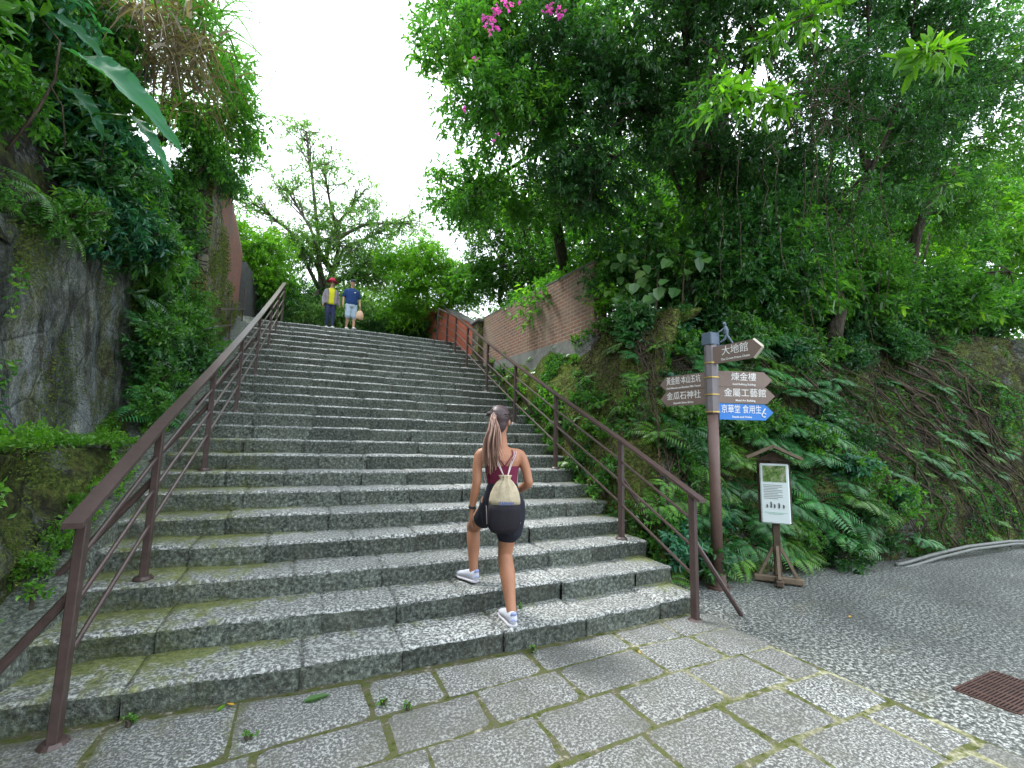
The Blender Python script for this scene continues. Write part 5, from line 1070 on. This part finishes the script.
# top: lower band and straps
burg = cloth('burgundy_fabric', (.17, .025, .06)); b = MB()
zz = [1.20, 1.24, 1.30, 1.345]; i_ = lambda a: np.interp(zz, zs, a)
b.rings([T(z, y) for z, y in zip(zz, i_(yo))], [Rd * (w_ + .007) for w_ in i_(wd)], [Fd * (d_ + .007) for d_ in i_(dp)], 28, caps=False); part(b, 'crop_top', burg, wm)
b = MB(); back = lambda u, z, e=.012: T(z, float(np.interp(z, zs, yo))) + Rd * u - Fd * (float(np.interp(z, zs, dp)) * math.sqrt(max(.02, 1 - (u / float(np.interp(z, zs, wd))) ** 2)) + e - .004)
for us in ((.075, .035, -.01), (.10, .062, .03), (-.075, -.035, .01), (-.10, -.062, -.03)):
    u0, u1, u2 = us; P = [back(u0, 1.475), back(u0 * .9 + u1 * .1, 1.44), back(u1, 1.395), back((u1 + u2) / 2, 1.36), back(u2, 1.335)]; b.tube(resample(V(P), .02), .0045, 6)
part(b, 'strap', burg, wm)
# shorts
navy = cloth('dark_navy_fabric', (.022, .024, .036)); b = MB()
zz = [.88, .93, .98, 1.04, 1.10, 1.16, 1.205]; ww = [.160, .172, .176, .172, .158, .138, .123]; dd_ = [.12, .125, .132, .128, .112, .097, .090]
b.rings([T(z, -.01) for z in zz], [Rd * w_ for w_ in ww], [Fd * d_ for d_ in dd_], 28)
limb(b, [hipR + U_ * .02, hipR - U_ * .10, hipR * .45 + kneeR * .55], [.112, .118, .115]); limb(b, [hipL + U_ * .0, hipL + V([.015, .09, -.08]), hipL * .5 + kneeL * .5 + V([.01, 0, -.02])], [.098, .096, .088])
fuse(b, 'shorts', navy, wm, .009, 4)
# hair cap and ponytail
def hairmat(name, a, b_, c_):
    m = NT(name); n_ = m.N('ShaderNodeNewGeometry').outputs['Random Per Island']; f = m.math('ADD', m.math('MULTIPLY', n_, .6), m.math('MULTIPLY', m.noise(60, 3, .6, m.mapv((1, 1, .12))), .5)); return m.end(m.ramp(f, [(.3, a), (.6, b_), (.9, c_)]), .45, .4)
hair = hairmat('dark_hair', (.012, .009, .009), (.03, .02, .02), (.07, .045, .05)); pony = hairmat('highlighted_hair', (.06, .032, .026), (.26, .15, .11), (.58, .38, .30))
b = MB(); hu = np.cross(hr, fdir); back_ = -fdir
ell(b, hc + hu * .036 + back_ * .020, (hr * .092, fdir * .106, hu * .102)); ell(b, hc - hu * .022 + back_ * .046, (hr * .074, fdir * .064, hu * .085))
tie = hc + back_ * .10 + hu * .035 - hr * .02; ell(b, tie, (hr * .03, fdir * .035, hu * .03))
hcap = fuse(b, 'hair', hair, wm, .006, 3)
b = MB()
for k in range(150):
    o_ = rng.normal(size=3) * V([.011, .011, .012]); a = rng.normal() ; c_ = rng.normal()
    P = [tie + o_ * .6, tie + V([-.03, -.055, .0]) + o_, V([-1.885 + .018 * a, .225 + .014 * c_, 1.65]), V([-1.905 + .028 * a, .225 + .018 * c_, 1.56]), V([-1.90 + .032 * a, .245 + .02 * c_, 1.48]), V([-1.875 + .034 * a, .255 + .02 * c_, 1.385 + .045 * rng.normal()])]
    P = V(P); t = np.linspace(0, 1, 6); tf = np.linspace(0, 1, 14); Q = np.stack([np.interp(tf, t, P[:, j]) for j in range(3)], 1)
    for _ in range(3): Q[1:-1] = (Q[:-2] + 2 * Q[1:-1] + Q[2:]) / 4
    b.tube(Q, np.linspace(.0055, .0022, 14), 5)
part(b, 'ponytail', pony, hcap)
b = MB()
for k in range(70):
    a = rng.uniform(-1.3, 1.3); st_ = hc + unit(hu * math.cos(a) + hr * math.sin(a) * 1.1 + back_ * rng.uniform(-.5, .3)) * .118; mid_ = (st_ + tie) / 2 + unit(back_ + hu * .6 * math.cos(a) + hr * math.sin(a)) * .045; b.tube([st_, mid_, tie + rng.normal(size=3) * .01], [.0022, .003, .003], 4)
for k in range(14): p_ = tie + rng.normal(size=3) * .03; b.tube([p_, p_ + V([-.02, -.03, -.05]) + rng.normal(size=3) * .02, p_ + V([-.04, -.04, -.14]) + rng.normal(size=3) * .03], .0012, 3)
part(b, 'strands', hairmat('loose_hair', (.015, .01, .01), (.05, .032, .03), (.12, .08, .075)), hcap)
b = MB(); ell(b, tie + V([-.012, -.02, .0]), (hr * .024, back_ * .012, hu * .024), 12, 6); part(b, 'hair_tie', simple('hair_tie', (.02, .02, .03)), hcap)
# sunglasses pushed up on the head
b = MB(); sgc = hc + hu * .105 + fdir * .045
for k in (-1, 1): b.rings([sgc + hr * k * .034 + fdir * .012, sgc + hr * k * .034 + fdir * .020 - hu * .004], [hr * .028, hr * .027], [unit(hu - fdir * .4) * .020, unit(hu - fdir * .4) * .019], 14)
for k in (-1, 1): b.tube([sgc + hr * k * .062 + fdir * .01, hc + hu * .06 + hr * k * .086, hc + hu * .02 + hr * k * .084 + back_ * .03], .003, 5)
part(b, 'sunglasses', simple('glossy_black', (.03, .012, .02), .2, .6), wm)
b = MB(); ww_ = wrL + (elL - wrL) * .12; dd2 = unit(elL - wrL); b.tube([ww_ - dd2 * .009, ww_ + dd2 * .009], .031, 16); part(b, 'wristband', simple('black_band', (.015, .015, .015)), wm)
# shoes
shoew = cloth('white_mesh_shoe', (.66, .68, .76), .35, 40, .6); sole = simple('white_rubber', (.60, .58, .62), .5)
def shoe(name, heel, dirv, L=.275, mat=shoew, smat=sole, w_=1.0, up_=U_):
    h = V(heel); d = unit(dirv); s = unit(np.cross(d, up_)); n_ = np.cross(s, d); b = MB()
    xs_ = [0, .10, .28, .5, .72, .9, 1.0]; wd_ = V([.030, .040, .039, .042, .050, .042, .020]) * w_; ht = [.082, .092, .090, .070, .052, .042, .026]
    b.rings([h + d * x * L + n_ * (.016 + t / 2) for x, t in zip(xs_, ht)], [s * w2 for w2 in wd_], [n_ * t / 2 for t in ht], 20)
    o = part(b, name, mat, wmp); c = MB(); c.rings([h + d * x * L + n_ * (.012 + (.006 if x > .8 else 0)) for x in xs_], [s * (w2 + .004) for w2 in wd_], [n_ * .013] * 7, 18, power=.7); o2 = c.build('sole', smat, o, True)
    return o
wmp = wm
o = shoe('shoe', V([-1.735, .105, .160]), V([.10, 1, 0])); o2 = shoe('shoe', V([-1.835, .655, .337]), V([-.28, .95, -.03]), up_=V([.05, 0, 1]))
bl = simple('lilac_trim', (.35, .40, .70), .5)
for ob, h0, d0 in ((o, V([-1.735, .105, .160]), V([.10, 1, 0])), (o2, V([-1.835, .655, .337]), V([-.28, .95, -.03]))):
    d0 = unit(d0); s0 = unit(np.cross(d0, U_)); b = MB(); b.rings([h0 + d0 * x + U_ * z for x, z in ((.0, .085), (-.004, .10), (-.006, .112))], [s0 * .026, s0 * .024, s0 * .016], [d0 * .008, d0 * .007, d0 * .004], 10); 
    b.tube([h0 + d0 * -.003 + s0 * -.026 + U_ * .045, h0 - d0 * .006 + U_ * .055, h0 + d0 * -.003 + s0 * .026 + U_ * .045], .005, 6)
    oo = b.build('heel_tab', bl, ob, True)
# drawstring bag on her back
bg_ = empty('drawstring_bag', (-1.72, .2, 1.1)); tag(bg_, "cream and black drawstring bag hanging on the climbing woman's back", 'bag')
cream = simple('cream_canvas', (.55, .47, .33), .85, .2, 0, .6, 14, .012); blackc = cloth('black_fabric', (.022, .020, .026), .3, 20)
bc = V([pel[0] - .045, pel[1] - .165, 0]) ; n_ = 36; an = np.arange(n_) * 2 * math.pi / n_
def bagring(z, w_, d_, ph=0., pl=0.):
    rr = 1 + pl * np.sin(an * 9 + ph) ; return bc + V([0, 0, z]) + np.cos(an)[:, None] * Rd * (w_ * rr)[:, None] + np.sin(an)[:, None] * Fd * (d_ * rr)[:, None] - Fd * .0
def bagmesh(name, rows, mat):
    vs = np.concatenate([bagring(*r_) for r_ in rows]); m = len(rows); q = []
    for k in range(m - 1): a = k * n_ + np.arange(n_); c_ = k * n_ + (np.arange(n_) + 1) % n_; q.append(np.stack([a, c_, c_ + n_, a + n_], 1))
    b = MB(); b.add(np.vstack([vs, [vs[:n_].mean(0)], [vs[-n_:].mean(0)]]), np.concatenate(q), [[m * n_, (k + 1) % n_, k] for k in range(n_)] + [[m * n_ + 1, (m - 1) * n_ + k, (m - 1) * n_ + (k + 1) % n_] for k in range(n_)]); o = b.build(name, mat, bg_, True); o.matrix_parent_inverse = Matrix.Translation(-bg_.location); return o
bagmesh('upper_cloth', [(1.055, .126, .062, .3, .02), (1.09, .124, .06, .4, .035), (1.14, .112, .055, .6, .06), (1.19, .088, .046, .7, .10), (1.225, .062, .036, .6, .15), (1.25, .036, .026, .5, .2), (1.265, .040, .028, .4, .25), (1.28, .046, .030, .2, .25)], cream)
bagmesh('lower_cloth', [(.835, .085, .035, 0, 0), (.845, .104, .05, 0, .01), (.88, .128, .062, 0, .015), (.95, .136, .068, .1, .015), (1.01, .134, .067, .2, .02), (1.054, .128, .064, .3, .02)], blackc)
def tt2(c_, s, sz): return text_mesh('print', s, sz, c_, Rd, U_, simple('blue_print', (.12, .16, .35)), bg_)
text_mesh('print', 'TAIWAN', .034, tuple(bc - Fd * .0665 + V([.0, 0, 1.066])), Rd, U_, simple('blue_print', (.10, .14, .34)), bg_, maxw=.12, bold=.0012)
cordm = simple('pale_cord', (.50, .42, .42), .7); top_ = bc + V([0, 0, 1.258]) - Fd * .02
for k in (-1, 1):
    sh = shR if k > 0 else shL
    for e in (0, .012):
        P = V([top_ + Rd * k * .01, back(k * (.045 + e), 1.36, .02), back(k * (.085 + e), 1.44, .016), sh - Rd * k * (.055 - e) + U_ * .052 - Fd * .015, sh - Rd * k * (.052 - e) + Fd * .05 + U_ * .02, sh - Rd * k * .0 + Fd * .062 - U_ * .09, T(1.22) + Rd * k * .135 + Fd * .03, bc + V([0, 0, .90]) + Rd * k * .135 + Fd * .02])
        t = np.linspace(0, 1, 8); tf = np.linspace(0, 1, 30); Q = np.stack([np.interp(tf, t, P[:, j]) for j in range(3)], 1)
        b = MB(); b.tube(Q, .0038, 6); o = b.build('cord', cordm, bg_, True); o.matrix_parent_inverse = Matrix.Translation(-bg_.location)

# the couple at the top of the stairs, walking towards the camera
def walker(loc, yaw, s, label, build):
    e = empty('person', tuple(loc)); tag(e, label, 'person'); F_, R_ = frame(yaw); O_ = V(loc)
    W_ = lambda r, f, u: O_ + (R_ * r + F_ * f + U_ * u) * s
    build(e, W_, F_, R_, s); return e
def base_body(e, W_, F_, R_, s, skn, armR, armL, legR, legL, wd=1.0, headf=None):
    b = MB(); b.rings([W_(0, 0, z) for z in (.80, .88, .98, 1.10, 1.22, 1.33, 1.40)], [R_ * w_ * s * wd for w_ in (.13, .17, .155, .145, .17, .165, .08)], [F_ * d_ * s for d_ in (.10, .12, .11, .105, .12, .10, .06)], 20)
    limb(b, [W_(0, 0, 1.38), W_(0, .01, 1.47), W_(0, .02, 1.55)], V([.06, .052, .05]) * s); hf = unit(F_ + V([0, 0, -.25]) if headf is None else headf); head(b, W_(0, .03, 1.60), hf, R_, s)
    for a in (armR, armL): limb(b, [W_(*p) for p in a[:3]], V([.052, .043, .038]) * s); limb(b, [W_(*p) for p in a[2:4]], V([.037, .024]) * s); d = W_(*a[3]) - W_(*a[2]); hand(b, W_(*a[3]), d, F_, s, .6, pal=-R_ if a[0][0] > 0 else R_)
    for l in (legR, legL): limb(b, [W_(*p) for p in l[:2]], V([.09, .058]) * s); limb(b, [W_(*p) for p in l[1:3]], V([.056, .036]) * s)
    fuse(b, 'body', skn, e, .010, 3); eyes(e, W_(0, .03, 1.60), hf, R_, s)
yawc = R(180 - 6); sk2 = skinm('light_skin', (.50, .29, .20))
L1 = (-2.80, 10.75, lipZ(25) + .012); L2 = (-2.24, 10.62, lipZ(25) + .012)
def wA(e, W_, F_, R_, s):
    aR = [(.15, 0, 1.34), (.20, -.01, 1.22), (.24, -.02, 1.06), (.25, .06, .84)]; aL = [(-.15, 0, 1.34), (-.20, -.02, 1.22), (-.25, -.03, 1.06), (-.27, .05, .86)]
    lR = [(.085, 0, .86), (.09, .06, .46), (.08, -.03, .08)]; lL = [(-.085, 0, .86), (-.09, .03, .46), (-.09, .08, .08)]
    base_body(e, W_, F_, R_, s, sk2, aR, aL, lR, lL)
    b = MB(); b.rings([W_(0, 0, z) for z in (.84, .92, 1.05, 1.18, 1.30, 1.39, 1.42)], [R_ * w_ * s for w_ in (.185, .18, .165, .175, .18, .14, .07)], [F_ * d_ * s for d_ in (.135, .135, .125, .14, .13, .09, .055)], 22); part(b, 'shirt', cloth('yellow_shirt', (.62, .60, .03), .2), e)
    b = MB()
    for a in (aR, aL): limb(b, [W_(*p) for p in a[:3]] + [W_(*a[3])], V([.062, .056, .050, .042]) * s)
    for k in (-1, 1): b.rings([W_(k * .135, .03, z) for z in (.86, 1.0, 1.2, 1.36)], [R_ * w_ * s for w_ in (.065, .06, .06, .05)], [F_ * .135 * s] * 4, 16)
    b.rings([W_(0, -.07, z) for z in (.86, 1.0, 1.2, 1.38)], [R_ * w_ * s for w_ in (.19, .18, .185, .12)], [F_ * .09 * s] * 4, 16); fuse(b, 'cardigan', cloth('grey_cardigan', (.27, .24, .27), .3), e, .012, 2)
    b = MB(); b.rings([W_(0, 0, z) for z in (.80, .86, .93)], [R_ * w_ * s for w_ in (.15, .182, .17)], [F_ * .125 * s] * 3, 18)
    for l in (lR, lL): limb(b, [W_(*l[0]), W_(*l[1]), W_(l[2][0], l[2][1], .13)], V([.105, .072, .055]) * s)
    fuse(b, 'trousers', cloth('navy_trousers', (.035, .045, .10), .3), e, .012, 2)
    b = MB(); c = W_(0, .03, 1.665); u = unit(U_ + F_ * .12); b.rings([c, c + u * .05 * s, c + u * .10 * s, c + u * .115 * s], [R_ * w_ * s for w_ in (.098, .095, .075, .03)], [F_ * w_ * s for w_ in (.108, .104, .08, .03)], 20); b.rings([c - u * .022 * s, c, c + u * .012 * s], [R_ * w_ * s for w_ in (.19, .15, .098)], [F_ * w_ * s for w_ in (.20, .16, .108)], 24)
    part(b, 'sun_hat', cloth('red_hat', (.50, .05, .09), .3), e)
    b = MB(); ell(b, W_(0, -.01, 1.56), (R_ * .085 * s, F_ * .085 * s, U_ * .10 * s)); part(b, 'hair', hair, e)
    b = MB(); [ell(b, W_(k * .032, .112, 1.602), (R_ * .028 * s, F_ * .01 * s, U_ * .018 * s), 10, 6) for k in (-1, 1)]; part(b, 'sunglasses', simple('dark_lens', (.02, .01, .012), .2), e)
    global wmp; wmp = e
    for l in (lR, lL): shoe('shoe', W_(l[2][0], l[2][1] - .07, 0) + V([0, 0, -.004]), F_, .25 * s, cloth('pale_shoe', (.6, .6, .58)), sole)
def wB(e, W_, F_, R_, s):
    aR = [(.17, 0, 1.34), (.225, -.01, 1.22), (.26, -.02, 1.06), (.27, .05, .84)]; aL = [(-.17, 0, 1.34), (-.225, -.02, 1.22), (-.26, -.03, 1.06), (-.27, .06, .84)]
    lR = [(.09, 0, .86), (.10, .07, .46), (.11, -.02, .08)]; lL = [(-.09, 0, .86), (-.10, .03, .46), (-.10, .10, .08)]
    base_body(e, W_, F_, R_, s, sk2, aR, aL, lR, lL, 1.1)
    b = MB(); b.rings([W_(0, 0, z) for z in (.86, .95, 1.08, 1.2, 1.31, 1.40, 1.44)], [R_ * w_ * s for w_ in (.19, .195, .19, .20, .20, .15, .07)], [F_ * d_ * s for d_ in (.14, .15, .145, .145, .13, .09, .06)], 22)
    for a in (aR, aL): limb(b, [W_(*p) for p in a[:2]] + [(W_(*a[1]) + W_(*a[2])) / 2], V([.07, .068, .062]) * s)
    fuse(b, 'polo_shirt', cloth('navy_polo', (.018, .05, .16), .2), e, .012, 2)
    b = MB(); ell(b, W_(-.07, .135, 1.27), (R_ * .03 * s, F_ * .012 * s, U_ * .02 * s), 10, 6); part(b, 'chest_badge', simple('pale_badge', (.6, .6, .5)), e)
    b = MB(); b.rings([W_(0, 0, z) for z in (.78, .86, .93)], [R_ * w_ * s for w_ in (.16, .185, .182)], [F_ * .138 * s] * 3, 18)
    for l in (lR, lL): limb(b, [W_(*l[0]), (W_(*l[0]) + W_(*l[1])) / 2, W_(*l[1]) - U_ * .01], V([.11, .105, .10]) * s)
    fuse(b, 'shorts', cloth('pale_blue_shorts', (.38, .48, .58), .4, 14), e, .012, 2)
    b = MB(); c = W_(0, .02, 1.655); u = unit(U_ + F_ * .1); b.rings([c, c + u * .04 * s, c + u * .075 * s, c + u * .09 * s], [R_ * w_ * s for w_ in (.088, .086, .066, .02)], [F_ * w_ * s for w_ in (.102, .098, .075, .02)], 20)
    b.rings([c + F_ * .12 * s - U_ * .002 * s, c + F_ * .12 * s + U_ * .01 * s], [R_ * .065 * s] * 2, [F_ * .07 * s] * 2, 16); part(b, 'cap', cloth('dark_cap', (.06, .07, .10), .3), e)
    global wmp; wmp = e
    for l in (lR, lL): shoe('shoe', W_(l[2][0], l[2][1] - .07, 0) + V([0, 0, -.004]), F_, .27 * s, cloth('white_trainer', (.65, .63, .6)), sole)
walker(L1, yawc, .86, 'woman at the stair top in a red sun hat, yellow shirt and grey cardigan', wA)
walker(L2, yawc, .885, 'man at the top of the stairs in a navy polo shirt, pale shorts and cap', wB)
F_, R_ = frame(yawc); hp = V(L2) + (R_ * -.275 + F_ * .09 + U_ * .74) * .885
pb = empty('carrier_bag', tuple(hp)); tag(pb, "pale orange carrier bag held in the man's hand at the top of the stairs", 'bag')
b = MB(); b.rings([hp + U_ * z for z in (-.30, -.285, -.18, -.08, -.03)], [R_ * w_ for w_ in (.07, .105, .115, .08, .035)], [F_ * w_ for w_ in (.05, .07, .075, .05, .02)], 20, power=.85); part(b, 'pouch', cloth('peach_plastic', (.70, .46, .30), .3, 20, .5), pb)
b = MB(); b.tube([hp + R_ * .03 - U_ * .04, hp + R_ * .015 + U_ * .03, hp - R_ * .015 + U_ * .03, hp - R_ * .03 - U_ * .04], .006, 6); part(b, 'handle', cloth('peach_handle', (.65, .42, .28)), pb)

# ------------------------------------------------------------------ camera, light, sky
q_ = [452.3001, 0.12552, 0.02366, 0.43021, -3.28607, -3.14856]
f_, pitch, roll, az = q_[:4]
Fw = V([math.sin(az) * math.cos(pitch), math.cos(az) * math.cos(pitch), math.sin(pitch)]); Rt = V([math.cos(az), -math.sin(az), 0]); Up = np.cross(Rt, Fw)
R2 = Rt * math.cos(roll) + Up * math.sin(roll); U2 = -Rt * math.sin(roll) + Up * math.cos(roll)
cd = bpy.data.cameras.new('camera'); cam = bpy.data.objects.new('camera', cd); COL.objects.link(cam); S.camera = cam
mw = Matrix.Identity(4)
for i in range(3): mw[i][0], mw[i][1], mw[i][2] = R2[i], U2[i], -Fw[i]
mw.translation = Vector((q_[4], q_[5], 1.55)); cam.matrix_world = mw
cd.sensor_width = 36; cd.lens = f_ / 1024 * 36; cd.clip_end = 1000; cd.clip_start = .05
SUN_EL, SUN_AZ = R(58), R(-35)      # azimuth clockwise from +Y
sd = bpy.data.lights.new('sun', 'SUN'); sd.energy = 2.1; sd.angle = R(10); sd.color = (1, .975, .93); so = bpy.data.objects.new('sun', sd); COL.objects.link(so)
dv = Vector((math.sin(SUN_AZ) * math.cos(SUN_EL), math.cos(SUN_AZ) * math.cos(SUN_EL), math.sin(SUN_EL))); so.rotation_euler = dv.to_track_quat('Z', 'Y').to_euler()
w = bpy.data.worlds.new('World'); S.world = w; w.use_nodes = True; nt = w.node_tree; N = nt.nodes; L = nt.links
bg = N['Background']; sky = N.new('ShaderNodeTexSky'); sky.sky_type = 'NISHITA'; sky.sun_disc = False; sky.sun_elevation = SUN_EL; sky.sun_rotation = SUN_AZ; sky.dust_density = 2
tc = N.new('ShaderNodeTexCoord'); no = N.new('ShaderNodeTexNoise'); no.inputs['Scale'].default_value = 1.6; no.inputs['Detail'].default_value = 6; L.new(tc.outputs['Generated'], no.inputs['Vector'])
mr = N.new('ShaderNodeMapRange'); L.new(no.outputs['Fac'], mr.inputs[0]); mr.inputs[1].default_value = .22; mr.inputs[2].default_value = .36
mx = N.new('ShaderNodeMix'); mx.data_type = 'RGBA'; L.new(mr.outputs[0], mx.inputs[0]); L.new(sky.outputs[0], mx.inputs[6]); mx.inputs[7].default_value = (12.6, 13.7, 14.9, 1)
L.new(mx.outputs[2], bg.inputs[0]); bg.inputs[1].default_value = .1
S.view_settings.view_transform = 'Standard'; S.view_settings.look = 'None'; S.view_settings.gamma = 1; S.view_settings.exposure = 1.15
c = S.cycles; c.max_bounces = 5; c.diffuse_bounces = 3; c.glossy_bounces = 2; c.transmission_bounces = 3; c.transparent_max_bounces = 4; c.use_denoising = True
c.caustics_reflective = False; c.caustics_refractive = False
try: c.denoiser = 'OPENIMAGEDENOISE'; c.denoising_input_passes = 'RGB_ALBEDO_NORMAL'
except Exception: pass
c.use_adaptive_sampling = True; c.adaptive_threshold = .02
S.render.film_transparent = False
